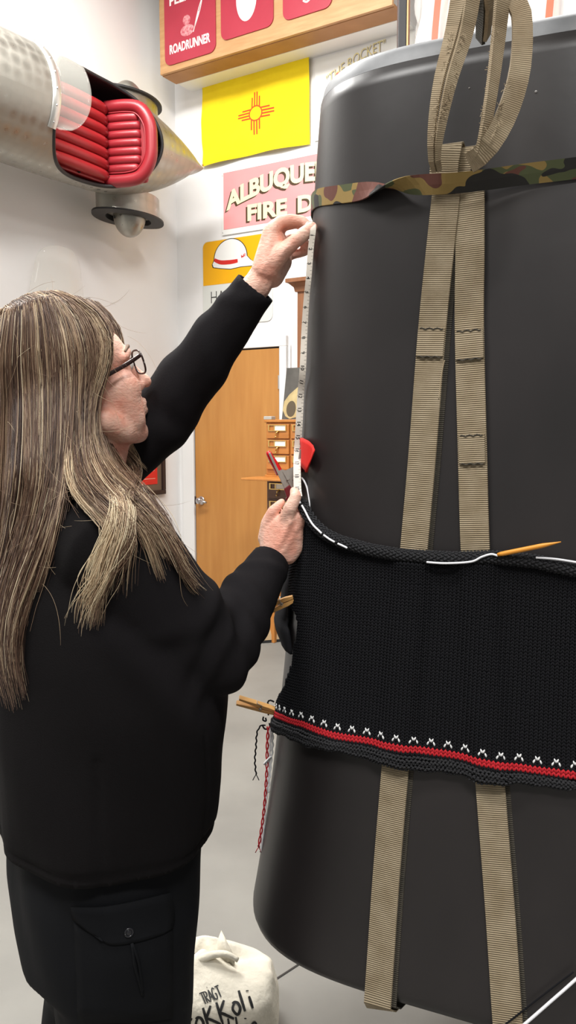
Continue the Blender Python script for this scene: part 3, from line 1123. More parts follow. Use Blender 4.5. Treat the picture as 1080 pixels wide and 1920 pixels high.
# tan shoe on the floor under the catalogue
q = fl(519, 1204)
so = empty('shoe', q, 'tan lace-up shoe on the floor below the card catalogue', 'shoe')
m = MB()
rings = []
for t in np.linspace(0, 1, 15):
    wv = 0.036 * (0.75 + 0.45 * math.sin(math.pi * min(1, 0.15 + t * 0.8))) * (1 - max(0, t - 0.85) * 4)
    hv = 0.105 - 0.055 * min(1, max(0, (t - 0.25) / 0.6)) - max(0, t - 0.88) * 0.2
    c = q + np.array([-0.05 + 0.26 * t - 0.06, 0.10 * t, 0])
    dd = np.array([0.10, -0.26, 0]) / 0.2786
    rings.append([c + dd * wv * math.cos(a) + Z3 * (0.018 + max(0, hv) * max(0, math.sin(a)) ** 0.8) for a in np.linspace(0, math.pi, 12)])
m.loft(rings, closed=True)
m.build('upper', M_SHOE, so, smooth='auto')
m = MB()
m.loft([[p * [1, 1, 0] + Z3 * z for p in ([r[0] for r in rings] + [r[-1] for r in rings][::-1])] for z in (0.001, 0.02)])
m.build('sole', M_TYRE, so)
for i in (5, 7):
    MB().ball(rings[i][4] + Z3 * 0.002, 0.006, 6, 4).build('eyelet', M_BLKM, so)
# ---------------------------------------------------------------- framed red print and plexiglass panel on the left wall
t1, z0_ = lw(310, 926, 0.02)
fp = empty('framed_print', L(t1 - 0.25, z0_, 0), 'dark framed red print hanging on the left wall behind the hair', 'picture')
T0, Z1_ = t1 - 0.50, z0_ + 0.40


def boxL(t0, t1, z0, z1, o0, o1):
    return L(t0, z0, o0), V * (t1 - t0), Z3 * (z1 - z0), U * (o1 - o0)


MB().box(*boxL(T0, t1, z0_, z0_ + 0.035, 0.002, 0.03)).build('frame_rail', M_FRAME, fp, bevel=0.004)
MB().box(*boxL(T0, t1, Z1_ - 0.035, Z1_, 0.002, 0.03)).build('frame_rail', M_FRAME, fp, bevel=0.004)
MB().box(*boxL(T0, T0 + 0.035, z0_ + 0.035, Z1_ - 0.035, 0.002, 0.03)).build('frame_rail', M_FRAME, fp, bevel=0.004)
MB().box(*boxL(t1 - 0.035, t1, z0_ + 0.035, Z1_ - 0.035, 0.002, 0.03)).build('frame_rail', M_FRAME, fp, bevel=0.004)
MB().box(*boxL(T0 + 0.035, t1 - 0.035, z0_ + 0.035, Z1_ - 0.035, 0.003, 0.012)).build('mount', M_MATB, fp)
MB().box(*boxL(T0 + 0.08, t1 - 0.085, z0_ + 0.085, Z1_ - 0.08, 0.012, 0.014)).build('print_sheet', M_POSTER, fp)
v2, f2 = text2d('RECORDS', 0.06, 0.002)
v2 = centre(v2, 0.28)
put2d(v2 + [T0 + 0.245, z0_ + 0.19], f2, lambda x, y: L(x, y, 0.0145)).build('print_lettering', mat('print_cream', srgb(236, 160, 140), 0.6), fp)
v2, f2 = strokes2d([[(T0 + 0.11, z0_ + 0.13), (t1 - 0.11, z0_ + 0.13)]], 0.006)
put2d(v2, f2, lambda x, y: L(x, y, 0.0145)).build('print_line', mat('print_cream', srgb(236, 160, 140), 0.6), fp)

c_t, top_z = lw(98, 458, 0.1)
c_t = 3.80
m = MB()
outl = []
for a in np.linspace(0, math.pi, 30):
    x = -math.cos(a)
    outl.append((np.sign(x) * abs(x) ** 0.75 * 0.20, 0.0 + 0.19 * math.sin(a) ** 0.8))
outl = [(-0.275, -0.55), (-0.26, -0.3), (-0.235, -0.12)] + outl[1:-1] + [(0.235, -0.12), (0.26, -0.3), (0.275, -0.55)]
g = []
for x, y in outl:
    y2 = y + top_z - 0.19
    g.append((c_t + x, y2))
front = [L(x, y, 0.06 + 0.05 * (1 - (abs(x - c_t) / 0.28) ** 2)) for x, y in g]
# strips across between the two flanks
n = len(g) // 2
rows = [[None] * 9 for _ in range(n)]
for i in range(n):
    (xa, ya), (xb, yb) = g[i], g[-1 - i]
    for j in range(9):
        x = xa + (xb - xa) * j / 8
        rows[i][j] = L(x, ya + (yb - ya) * j / 8, 0.02 + 0.08 * (1 - ((x - c_t) / 0.29) ** 2))
m.grid(rows)
wp = m.build('windscreen_panel', M_PLEXI, origin=L(c_t, top_z - 0.74, 0), smooth=True, solid=0.005, label='clear round-topped plexiglass windscreen on the left wall behind the head', category='windscreen')
wp['category'] = 'windscreen'


# ================================================================== streamlined aluminium car body on the left wall
OC, ZC = 0.40, 3.275
car = empty('streamliner_body', L(3.9, ZC, 0.0), 'polished aluminium teardrop car body with red seat, hung sideways on the left wall', 'car body')
KT = [2.0, 2.15, 2.35, 2.65, 3.05, 3.5, 3.9, 4.12, 4.33, 4.50, 4.62, 4.69]
KZ = [0.05, 0.17, 0.26, 0.325, 0.335, 0.335, 0.325, 0.29, 0.225, 0.15, 0.07, 0.012]
KU = [0.05, 0.17, 0.25, 0.30, 0.32, 0.32, 0.315, 0.30, 0.28, 0.25, 0.215, 0.18]


def car_r(t):
    return float(np.interp(t, KT, KZ)), float(np.interp(t, KT, KU))


TS = np.linspace(2.0, 4.69, 100)
RZ = np.convolve(np.pad(np.interp(TS, KT, KZ), 3, mode='edge'), np.ones(7) / 7, 'valid')
RU = np.convolve(np.pad(np.interp(TS, KT, KU), 3, mode='edge'), np.ones(7) / 7, 'valid')
OT0, OT1, OA = 3.22, 4.13, math.radians(74)


def open_half(t):
    x = (t - (OT0 + OT1) / 2) / ((OT1 - OT0) / 2)
    return 0.0 if abs(x) >= 1 else OA * (1 - abs(x) ** 2.4) ** 0.55


def car_pt(t, a, k=1.0):
    rz, ru = float(np.interp(t, TS, RZ)), float(np.interp(t, TS, RU))
    a = a - 0.12
    return L(t, ZC + k * rz * math.sin(a), OC + k * ru * math.cos(a))


tt = np.concatenate([np.linspace(2.0, OT0, 40, endpoint=False), OT0 + (OT1 - OT0) * (1 - np.cos(np.linspace(0, math.pi, 60))) / 2, np.linspace(OT1, 4.69, 30)[1:]])
for k, nm, mm in ((1.0, 'shell', M_ALU), (0.965, 'cockpit_liner', M_COCK)):
    g = []
    for t in tt:
        a0 = open_half(t)
        g.append([car_pt(t, a0 + (2 * math.pi - 2 * a0) * j / 72, k) for j in range(73)])
    if k < 1:
        g = [r for r, t in zip(g, tt) if 3.0 < t < 4.5]
    m = MB().grid(g)
    m.build(nm, mm, car, smooth=True)
rim = []
ot = OT0 + (OT1 - OT0) * (1 - np.cos(np.linspace(0.0, math.pi, 50))) / 2
for t in ot:
    rim.append(car_pt(t, open_half(t), 0.985))
for t in ot[::-1][1:-1]:
    rim.append(car_pt(t, -open_half(t), 0.985))
rim.append(rim[0])
MB().tube(rim, 0.012, 8).build('cockpit_rim', M_BLKM, car, smooth=True)
# rivetted windscreen band and curved screen
WT = 3.235
bd = [[car_pt(WT + dt, a, kk) for dt, kk in ((-0.035, 1.004), (-0.03, 1.025), (0.018, 1.03), (0.025, 1.004))] for a in np.linspace(-0.45, 1.35, 40)]
MB().grid(bd).build('screen_band', mat('bare_aluminium', srgb(214, 212, 206), 0.35, 0.85), car, smooth=True)
for a in np.linspace(-0.35, 1.2, 7):
    MB().ball(car_pt(WT - 0.008, a, 1.03), 0.006, 6, 4).build('rivet', M_CHROME, car)
g = []
for a in np.linspace(-0.42, 1.32, 33):
    x = (a - 0.45) / 0.87
    ln = 0.20 * math.sqrt(max(0.0, 1 - abs(x) ** 2.6)) + 0.004
    g.append([car_pt(WT + 0.015 + ln * q, a, 1.02 + 0.10 * q) for q in np.linspace(0, 1, 9)])
MB().grid(g).build('curved_screen', M_PLEXI, car, smooth=True, solid=0.004)

# seat: pan looks outwards (+U), back stands toward the tail
pan_o = 0.47
ZS = ZC - 0.045
pan = MB().box(L(3.36, ZS - 0.25, pan_o - 0.07), V * 0.49, Z3 * 0.5, U * 0.06).build('seat_pan', M_SEAT, car, bevel=0.01)
nch = 7
for i in range(nch):
    z = ZS - 0.235 + 0.47 * (i + 0.5) / nch
    w = 0.47 / nch
    x = (i + 0.5) / nch * 2 - 1
    t0_ = 3.33 + 0.05 * x * x
    m = MB()
    path = [L(t0_, z, pan_o - 0.04), L(t0_ + 0.03, z, pan_o), L(t0_ + 0.15, z, pan_o + 0.012), L(3.77, z, pan_o), L(3.86, z, pan_o - 0.02)]
    path = resample(path, 14)
    th = np.linspace(0, 2 * math.pi, 12, endpoint=False)
    m.loft([[p + Z3 * w * 0.52 * math.cos(a) + U * 0.036 * math.sin(a) for a in th] for p in path])
    m.build('channel', M_SEAT, pan, smooth=True)
bdir = (V * 0.34 + U * 0.94)
bdir = bdir / np.linalg.norm(bdir)
bnrm = np.cross(Z3, bdir)
bnrm = bnrm / np.linalg.norm(bnrm)
if bnrm @ V > 0:
    bnrm = -bnrm
b0 = L(3.885, ZS, pan_o - 0.03)
bl = 0.27
back = MB().box(b0 - Z3 * 0.24 - bnrm * 0.05, Z3 * 0.48, bdir * bl, bnrm * 0.045).build('seat_back', M_SEATB, car, bevel=0.02)
nb = 7
for i in range(nb):
    w = 0.36 / nb
    z = -0.18 + w * (i + 0.5)
    x = (i + 0.5) / nb * 2 - 1
    ln = bl - 0.035 - 0.03 * x ** 4
    path = resample([b0 + Z3 * z + bdir * d_ + bnrm * e for d_, e in ((0.0, -0.005), (0.03, 0.006), (ln * 0.5, 0.010), (ln - 0.02, 0.004), (ln, -0.012))], 12)
    th = np.linspace(0, 2 * math.pi, 12, endpoint=False)
    MB().loft([[p + Z3 * w * 0.52 * math.cos(a) + bnrm * 0.022 * math.sin(a) for a in th] for p in path]).build('channel', M_SEATB, back, smooth=True)
roll = [b0 + Z3 * -0.225, b0 + Z3 * -0.225 + bdir * bl * 0.55, b0 + Z3 * -0.20 + bdir * bl * 0.88, b0 + Z3 * -0.11 + bdir * (bl + 0.025), b0 + bdir * (bl + 0.035),
        b0 + Z3 * 0.11 + bdir * (bl + 0.025), b0 + Z3 * 0.20 + bdir * bl * 0.88, b0 + Z3 * 0.225 + bdir * bl * 0.55, b0 + Z3 * 0.225]
MB().tube(resample(roll, 40), 0.040, 12).build('border_roll', M_SEATB, back, smooth=True)
pip = [p - (p - (b0 + bdir * bl * 0.5)) * 0.19 + bnrm * 0.022 for p in resample(roll, 40)]
MB().tube(pip, 0.005, 6).build('piping', M_SEATB, back, smooth=True)
# tubular frame showing below the seat
m = MB()
for (a_, b_) in (((3.55, -0.30, 0.50), (4.12, -0.25, 0.58)), ((3.62, -0.30, 0.54), (3.72, -0.32, 0.36)), ((3.72, -0.32, 0.36), (3.88, -0.28, 0.55)), ((3.88, -0.28, 0.55), (3.96, -0.31, 0.38)), ((3.96, -0.31, 0.38), (4.1, -0.25, 0.58))):
    m.tube([L(a_[0], ZC - 0.03 + a_[1] * 0.82, a_[2] - 0.07), L(b_[0], ZC - 0.03 + b_[1] * 0.82, b_[2] - 0.07)], 0.011, 8)
m.build('tube_frame', M_BLKM, car, smooth='auto')


def pod(sgn):
    tc, oc2 = 4.27, 0.26
    zr = 0.385
    hl, hw = 0.275, 0.17
    th = np.linspace(0, 2 * math.pi, 40, endpoint=False)

    def ves(k, z):
        return [L(tc + hl * k * math.cos(a), ZC + sgn * z, oc2 + hw * k * np.sign(math.sin(a)) * abs(math.sin(a)) ** 1.25) for a in th]
    MB().loft([ves(1.0, 0.24), ves(1.0, 0.32), ves(1.0, zr)], cap=False).build('wheel_fairing', M_ALU, car, smooth=True)
    MB().loft([ves(0.98, zr - 0.004), ves(1.14, zr), ves(1.14, zr + 0.012), ves(0.72, zr + 0.014), ves(0.70, zr - 0.02)], cap=False).build('fairing_lip', M_TYRE, car, smooth='auto')
    MB().loft([ves(0.97, zr - 0.03), ves(0.97, zr - 0.02)]).build('fairing_floor', M_ALU, car)
    rings = []
    for e in np.linspace(0, 1.45, 10):
        rings.append([L(tc + 0.01 + 0.112 * math.cos(e) * math.cos(a), ZC + sgn * (zr - 0.018 + 0.15 * math.sin(e)), oc2 + 0.112 * math.cos(e) * math.sin(a)) for a in th])
    MB().loft(rings).build('hub_dome', M_ALU, car, smooth=True)


pod(-1)
pod(1)
# wall brackets
for t in (3.0, 4.3):
    MB().box(*boxL(t - 0.03, t + 0.03, ZC - 0.04, ZC + 0.04, 0.0008, 0.12)).build('wall_bracket', M_BLKM, car)


# ================================================================== black tank
TX, TY = 0.445, 1.59
C_TOP, C_BOT = np.array([0.458, 1.607]), np.array([0.422, 1.565])
ZB, ZT = 0.57, 2.0
PHI, TA, TB_, TPW = -0.408, 0.336, 0.415, 3.75
E1 = np.array([math.cos(PHI), math.sin(PHI)])
E2 = np.array([-E1[1], E1[0]])
SIL = [(602, 180), (598, 240), (594, 320), (588, 420), (577, 560), (568, 700), (561, 830), (556, 950), (550, 1060), (541, 1180), (530, 1280), (520, 1370), (505, 1480), (495, 1560), (480, 1660), (463, 1745), (457, 1780)]


def ctr(z):
    w = (np.asarray(z, float) - ZB) / (ZT - ZB)
    return C_BOT + np.multiply.outer(w, C_TOP - C_BOT)


def rho(th):
    """polar radius of the rounded-square section at unit scale"""
    c, s_ = np.cos(np.asarray(th) - PHI), np.sin(np.asarray(th) - PHI)
    return (np.abs(c / TA) ** TPW + np.abs(s_ / TB_) ** TPW) ** (-1 / TPW)


def fit_scale():
    ths = np.linspace(-math.pi, math.pi, 721)
    sh_ = np.stack([np.cos(ths), np.sin(ths)], 1) * rho(ths)[:, None]
    out = []
    for x, y in SIL:
        d = ray(x, y)[:2]
        d = d / np.linalg.norm(d)
        n = np.array([d[1], -d[0]])
        z = 1.3
        for _ in range(5):
            q = sh_ @ n
            i = int(q.argmin())
            c = ctr(z)
            k = -(n @ c) / q[i]
            p = c + k * sh_[i]
            r = ray(x, y)
            z = CZ + r[2] * (p @ d) / np.linalg.norm(r[:2])
        out.append((z, k))
    return sorted(out)


fs_ = fit_scale()
pf = np.polyfit([q[0] for q in fs_], [q[1] for q in fs_], 4)


def kz(z):
    return np.polyval(pf, np.clip(z, ZB - 0.02, ZT + 0.04))


def trad(z, th=-2.0):
    return float(kz(z) * rho(th))


def tpt(th, z, off=0.0):
    c = ctr(z)
    r = trad(z, th) + off
    return np.array([c[0] + r * math.cos(th), c[1] + r * math.sin(th), z])


def tnrm(th, z=None):
    e = 0.004
    a, b_ = th - e, th + e
    pa = np.array([math.cos(a), math.sin(a)]) * rho(a)
    pb = np.array([math.cos(b_), math.sin(b_)]) * rho(b_)
    t = pb - pa
    n = np.array([t[1], -t[0], 0.0])
    return n / np.linalg.norm(n)


def tank_d(p, off=0.0):
    q = p[..., :2] - ctr(p[..., 2])
    th = np.arctan2(q[..., 1], q[..., 0])
    return np.hypot(q[..., 0], q[..., 1]) - kz(p[..., 2]) * rho(th) - off, th


TT_ = np.linspace(0.85, 2.2, 2701)


def tang(p):
    q = np.asarray(p)[:2] - ctr(p[2])
    a = math.atan2(q[1], q[0])
    return a - 2 * math.pi if a > math.pi / 2 else a


def sil_t(x, y):
    """ray parameter where the ray passes nearest to the tank wall"""
    r = ray(x, y)
    d, th = tank_d(CAMP + TT_[:, None] * r)
    i = int(np.argmax(d < 0)) if (d < 0).any() else int(np.argmin(d))
    return TT_[i]


def on_tank(x, y, off=0.0):
    """first hit of the pixel's ray with the tank wall: (theta, z)"""
    r = ray(x, y)
    d, th = tank_d(CAMP + TT_[:, None] * r, off)
    if (d < 0).any():
        i = int(np.argmax(d < 0))
        if i > 0:
            w = d[i - 1] / (d[i - 1] - d[i])
            t = TT_[i - 1] + w * (TT_[i] - TT_[i - 1])
        else:
            t = TT_[0]
    else:
        t = TT_[int(np.argmin(d))]
    p = CAMP + r * t
    return tang(p), float(p[2])


print('tank z', ZB, ZT, 'r', trad(ZB), trad(ZT), [round(trad(z), 3) for z in np.linspace(ZB, ZT, 8)])
tank = empty('tank', (TX, TY, ZB), 'large black bell-shaped hollow tank hanging from webbing straps', 'tank')
N = 160
ths = np.linspace(0, 2 * math.pi, N, endpoint=False)
zs = np.linspace(ZB + 0.03, ZT, 60)
rings = [[tpt(a, ZB + 0.02, -0.16) for a in ths], [tpt(a, ZB + 0.004, -0.13) for a in ths], [tpt(a, ZB, -0.06) for a in ths], [tpt(a, ZB + 0.002, -0.022) for a in ths], [tpt(a, ZB + 0.010, -0.008) for a in ths], [tpt(a, ZB + 0.02, -0.002) for a in ths]]
rings += [[tpt(a, z) for a in ths] for z in zs]
MB().loft(rings, cap=True).build('shell', M_TANK, tank, smooth=True)
RH = 0.030
rings = [[tpt(a, ZT + 0.0003) for a in ths], [tpt(a, ZT + 0.004, -0.001) for a in ths]]
rings += [[tpt(a, ZT, -e) + Z3 * h for a in ths] for e, h in ((0.006, RH * 0.7), (0.016, RH), (0.035, RH), (0.05, RH * 0.6), (0.055, 0.002))]
MB().loft(rings, cap=True).build('rim', M_TANKR, tank, smooth='auto', label='light grey rim')  # rim in a lighter mottled grey than the shell
for x, y, r_ in ((880, 165, 0.0012), (1005, 172, 0.002), (868, 905, 0.0014)):
    th, z = on_tank(x, y)
    MB().ball(tpt(th, z, 0.0), r_, 8, 5).build('chip', mat('chip_grey', srgb(150, 148, 146), 0.7), tank)

# ---------------------------------------------------------------- straps down the tank


def strap_path(pix, n=90, tail=True):
    q = [on_tank(x, y) for x, y in pix]
    pts = np.array([tpt(th, z) for th, z in q])
    pts = resample(pts, n)
    nr = []
    out = []
    for p in pts:
        th = tang(p)
        out.append(tpt(th, p[2]))
        nr.append(tnrm(th))
    if tail:
        th = tang(out[-1])
        for off, dz in ((-0.004, 0.002), (-0.02, -0.006), (-0.05, -0.010), (-0.12, -0.012), (-0.2, -0.014)):
            out.append(tpt(th, ZB + 0.001, off) + Z3 * (dz + 0.0))
            k = min(1.0, -off / 0.03)
            nr.append(tnrm(th) * (1 - k) - Z3 * (k + 0.01))
    return np.array(out), np.array(nr)


SW = 0.043
lst = empty('strap', tpt(-2.1, 1.2), 'left olive webbing strap running down the tank front to its lower edge', 'strap', 'webbing straps down the tank')
p_, n_ = strap_path([(840, 352), (826, 480), (812, 620), (793, 860), (778, 1030), (760, 1240), (743, 1440), (725, 1660), (710, 1880)])
ribbon(p_ + 0, n_, SW, 0.003, 'webbing', M_WEB, lst, lift=0.0055)
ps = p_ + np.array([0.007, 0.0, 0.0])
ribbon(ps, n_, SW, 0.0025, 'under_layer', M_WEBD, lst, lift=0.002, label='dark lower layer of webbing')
rst = empty('strap', tpt(-1.9, 1.2), 'right olive webbing strap splaying to the right down the tank front', 'strap', 'webbing straps down the tank')
p2_, n2_ = strap_path([(882, 352), (882, 480), (881, 620), (887, 860), (892, 1030), (904, 1240), (920, 1470), (938, 1700), (950, 1880), (956, 1960)])
ribbon(p2_, n2_, SW, 0.003, 'webbing', M_WEB, rst, lift=0.0035)
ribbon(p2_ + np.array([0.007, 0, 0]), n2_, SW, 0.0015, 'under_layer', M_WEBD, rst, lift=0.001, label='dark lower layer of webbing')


def patch(parent, pp, nn, y0, y1, lift, w):
    """doubled sewn-on length between two picture heights, with its stitch rows"""
    ys = [960 - F * ((p - CAMP) @ UPV) / ((p - CAMP) @ FW) for p in pp]
    idx = [i for i, y in enumerate(ys) if y0 <= y <= y1]
    ribbon(pp[idx], nn[idx], w, 0.0022, 'sewn_patch', M_WEB, parent, lift=lift)
    tg = np.gradient(pp, axis=0)
    for i in (idx[0], idx[-1]):
        side = np.cross(tg[i], nn[i])
        side /= np.linalg.norm(side)
        pts = [pp[i] + side * w * 0.42 * q + nn[i] * (lift + 0.0024) + Z3 * 0.0012 * math.sin(9 * q) for q in np.linspace(-1, 1, 13)]
        MB().tube(pts, 0.0011, 5).build('stitch_row', M_WEBD, parent)


patch(lst, p_, n_, 612, 672, 0.0088, SW * 0.97)
patch(rst, p2_, n2_, 612, 682, 0.0068, SW * 0.97)
patch(rst, p2_, n2_, 815, 880, 0.0068, SW * 0.9)
# frayed thread on the left strap
q = [at(783, 664, 1.10), at(777, 668, 1.095), at(773, 700, 1.10), at(771, 745, 1.105)]
qq = []
for p in resample(q, 14):
    th = tang(p)
    qq.append(tpt(th, p[2], 0.008))
MB().tube(qq, 0.0011, 5).build('loose_thread', M_SLING, lst, smooth=True)

# loop at the top of the straps, the sling hangs in it
lp = empty('strap_loop', tpt(-2.0, 1.8, 0.01), 'sewn webbing loop joining the two straps, sling threaded through it', 'strap loop')
for nm, pix, w, l0 in (('loop_band', [(838, 352), (840, 335), (843, 312), (848, 292)], 0.043, 0.012), ('loop_band', [(868, 352), (870, 335), (873, 312), (877, 296)], 0.026, 0.006)):
    q = [on_tank(x, y) for x, y in pix]
    pts = [tpt(th, z, l0 + 0.004 + 0.008 * i / 3) for i, (th, z) in enumerate(q)]
    nr = [tnrm(th) for th, z in q]
    th, z = q[-1]
    for dz, oo in ((0.008, 0.013), (0.011, 0.006), (0.006, -0.001)):
        pts.append(tpt(th, z + dz, l0 + oo - 0.004))
        nr.append(tnrm(th) * (oo * 60) + Z3)
    ribbon(pts, nr, w, 0.003, nm, M_WEB, lp)

# ---------------------------------------------------------------- lifting sling strands
sl = empty('lifting_sling', tpt(-2.0, ZT, 0.05), 'frayed tan lifting sling hanging in front of the tank rim in long loops', 'sling')


HOOK = np.array([0.30, 1.22, 2.85])


def strand(pix, widths, nm, dep, yaw, mm=M_SLING, thick=0.006, n=40):
    dep = np.interp(np.linspace(0, 1, len(pix)), np.linspace(0, 1, len(dep)), dep)
    pts = [at(x, y, Y) for (x, y), Y in zip(pix, dep)]
    top = pts[0]
    pts = [HOOK * w + top * (1 - w) + np.array([0.02 * math.sin(math.pi * w), 0, 0]) for w in (1.0, 0.75, 0.5, 0.25)] + pts
    pts = resample(pts, n + 30)
    n = n + 30
    widths = [widths[0]] * len(widths) + list(widths)
    yaw = [yaw[0]] * len(yaw) + list(yaw)
    ws = np.interp(np.linspace(0, 1, n), np.linspace(0, 1, len(widths)), widths)
    yw = np.interp(np.linspace(0, 1, n), np.linspace(0, 1, len(yaw)), yaw)
    nr = [np.array([math.sin(math.radians(a)), -math.cos(math.radians(a)), 0]) for a in yw]
    ribbon(pts, nr, ws, thick, nm, mm, sl)


d_top = [1.06, 1.055, 1.05, 1.05, 1.07]
strand([(868, -40), (850, 60), (826, 150), (813, 230), (810, 290), (816, 318)], [0.024, 0.025, 0.024, 0.020, 0.013, 0.006], 'sling_strand', [1.06, 1.06, 1.055, 1.06, 1.07, 1.085], [-32, -35, -35, -30])
strand([(888, -40), (872, 60), (845, 150), (827, 230), (817, 290), (820, 318)], [0.026, 0.027, 0.025, 0.020, 0.014, 0.007], 'sling_strand', [1.055, 1.055, 1.05, 1.055, 1.07, 1.085], [25, 25, 20, 10])
strand([(942, -40), (932, 60), (921, 150), (908, 230), (898, 275), (886, 300)], [0.026, 0.026, 0.025, 0.022, 0.018, 0.016], 'sling_strand', [1.05, 1.05, 1.045, 1.05, 1.06, 1.075], [10, 15, 30, 40])
strand([(958, -40), (975, 20), (978, 80), (970, 150), (945, 225), (912, 280), (884, 304)], [0.022, 0.023, 0.024, 0.024, 0.025, 0.027, 0.026], 'sling_strand', [1.06, 1.05, 1.045, 1.045, 1.05, 1.055, 1.075], [-25, -15, 0, 5])
strand([(905, -40), (906, 20), (905, 75)], [0.03, 0.026, 0.02], 'sling_strand', [1.12, 1.13, 1.16], [-60, -60], M_WEBD)
strand([(915, -40), (914, 20), (908, 70)], [0.02, 0.02, 0.016], 'sling_strand', [1.11, 1.12, 1.15], [40, 40])
hk = empty('hoist_hook', HOOK, 'steel hoist hook above the tank carrying the sling', 'hook')
MB().tube([HOOK + np.array([0.035 * math.cos(a), 0, 0.03 + 0.035 * math.sin(a)]) for a in np.linspace(-2.6, 1.6, 24)], 0.008, 10).build('hook', M_STEEL, hk, smooth=True)
MB().tube([HOOK + Z3 * 0.062, HOOK * [1, 1, 0] + Z3 * 5.2], 0.005, 8).build('cable', M_STEEL, hk, smooth='auto')
# fuzz along the frayed edges
m = MB()
for _ in range(150):
    e = random.choice([((866, 60), (828, 230), 1.045), ((926, 60), (902, 240), 1.042), ((952, 150), (925, 255), 1.04), ((846, 60), (808, 260), 1.05)])
    t = random.random()
    x = e[0][0] * (1 - t) + e[1][0] * t + random.uniform(-2, 5)
    y = e[0][1] * (1 - t) + e[1][1] * t
    p = at(x, y, e[2])
    d = np.array([random.uniform(-1, 1), random.uniform(-0.5, 0.2), random.uniform(-1, 1)])
    d /= np.linalg.norm(d)
    m.tube([p, p + d * 0.003, p + d * 0.005 + np.array([0, 0, random.uniform(-0.003, 0.003)])], 0.0004, 3)
m.build('frayed_fuzz', M_SLING, sl, kind='stuff')

# ---------------------------------------------------------------- camouflage band
cb = empty('camouflage_strap', tpt(-2.2, 1.78), 'narrow twisted camouflage webbing strap pulled round the tank across the olive straps', 'strap')
pix = [(592, 371), (610, 369), (640, 365), (680, 360), (712, 355), (742, 349), (775, 347), (810, 346), (860, 344), (905, 339), (950, 331), (1000, 325), (1040, 320), (1080, 316)]
offs = [0.003, 0.003, 0.003, 0.004, 0.010, 0.018, 0.022, 0.025, 0.026, 0.022, 0.016, 0.013, 0.012, 0.012]
q = [on_tank(x, y, o) for (x, y), o in zip(pix, offs)]
thl = [a for a, z in q]
zl = [z for a, z in q]
tn = np.linspace(thl[0] - 1.2, thl[-1] + 1.2, 160)
tz = np.interp(tn, thl, zl)
tz[tn > thl[-1]] += (tn[tn > thl[-1]] - thl[-1]) * 0.02
of = np.interp(tn, thl, offs)
tz = np.convolve(np.pad(tz, 4, mode='edge'), np.ones(9) / 9, 'valid')
of = np.convolve(np.pad(of, 4, mode='edge'), np.ones(9) / 9, 'valid')
th_tw = on_tank(742, 349)[0]
pts, nr = [], []
for a, z, o in zip(tn, tz, of):
    x = np.clip((a - th_tw) / 0.16, -1, 1)
    ph = math.pi * (0.5 + 0.5 * math.sin(x * math.pi / 2))   # half turn at the twist
    tilt = 0.0 if a < th_tw else -0.5 * np.clip((a - th_tw) / 0.2, 0, 1)
    pts.append(tpt(a, z, o))
    nn = tnrm(a) * math.cos(ph + tilt) + Z3 * math.sin(ph + tilt)
    nr.append(nn)
wv = np.full(160, 0.029)
ribbon(pts, nr, wv, 0.0022, 'webbing', M_CAMO, cb)


# ================================================================== knitted wrap round the tank
def curve_tz(pix, off=0.008):
    q = sorted(on_tank(x, y, off) for x, y in pix)
    return np.array([a for a, z in q]), np.array([z for a, z in q])


TOPC = curve_tz([(572, 945), (582, 965), (594, 983), (614, 1001), (640, 1014), (700, 1031), (760, 1041), (850, 1046), (930, 1044), (1000, 1051), (1078, 1068)])
BOTC = curve_tz([(506, 1362), (530, 1378), (560, 1392), (600, 1404), (657, 1413), (721, 1433), (780, 1442), (844, 1451), (925, 1465), (1000, 1472), (1078, 1478)])
REDC = curve_tz([(508, 1338), (530, 1347), (568, 1360), (624, 1381), (679, 1390), (735, 1400), (790, 1409), (844, 1417), (925, 1433), (1007, 1447), (1076, 1456)])
TH_R = TOPC[0][-1] + 0.9
TH_SIL = on_tank(545, 1100)[0]


def ev(c, a):
    a = np.asarray(a, float)
    r = np.interp(a, c[0], c[1])
    sl_ = (c[1][-1] - c[1][-4]) / (c[0][-1] - c[0][-4])
    return np.where(a > c[0][-1], c[1][-1] + 0.3 * sl_ * (a - c[0][-1]), r)


# left limit of the front panel as theta(z)
LEFT = sorted([(z, a) for a, z in [on_tank(563, 1150), on_tank(561, 1190), on_tank(554, 1240), on_tank(540, 1290), on_tank(517, 1322), on_tank(503, 1340), on_tank(500, 1372)]])
LZ, LT = np.array([q[0] for q in LEFT]), np.array([q[1] for q in LEFT])


def left_lim(z):
    a = np.interp(z, LZ, LT)
    k = np.clip((z - LZ[-1]) / 0.05, 0, 1)
    return a * (1 - k) + (TH_SIL - 0.45) * k


def fpt(a, z, off):
    """vectorised point on the knit surface"""
    a, z = np.asarray(a, float), np.asarray(z, float)
    r = kz(z) * rho(a) + off
    c = ctr(z)
    return np.stack([c[..., 0] + r * np.cos(a), c[..., 1] + r * np.sin(a), z + 0 * r], -1)


TH_G = np.linspace(-2 * math.pi, math.pi, 6001)
_p = np.stack([np.cos(TH_G), np.sin(TH_G)], 1) * rho(TH_G)[:, None] * kz(1.2)
AR_G = np.concatenate([[0], np.cumsum(np.linalg.norm(np.diff(_p, axis=0), axis=1))])


def s_of(a):
    return np.interp(a, TH_G, AR_G)


def a_of(s_):
    return np.interp(s_, AR_G, TH_G)


def shift(a, d):
    """move angle a by d metres along the wall"""
    return a_of(s_of(a) + d)


STRAP_TB = []
for pp in (p_, p2_):
    o = np.argsort(pp[:-5, 2])
    STRAP_TB.append((pp[:-5, 2][o], np.array([float(s_of(tang(q))) for q in pp[:-5]])[o] + 0.002))


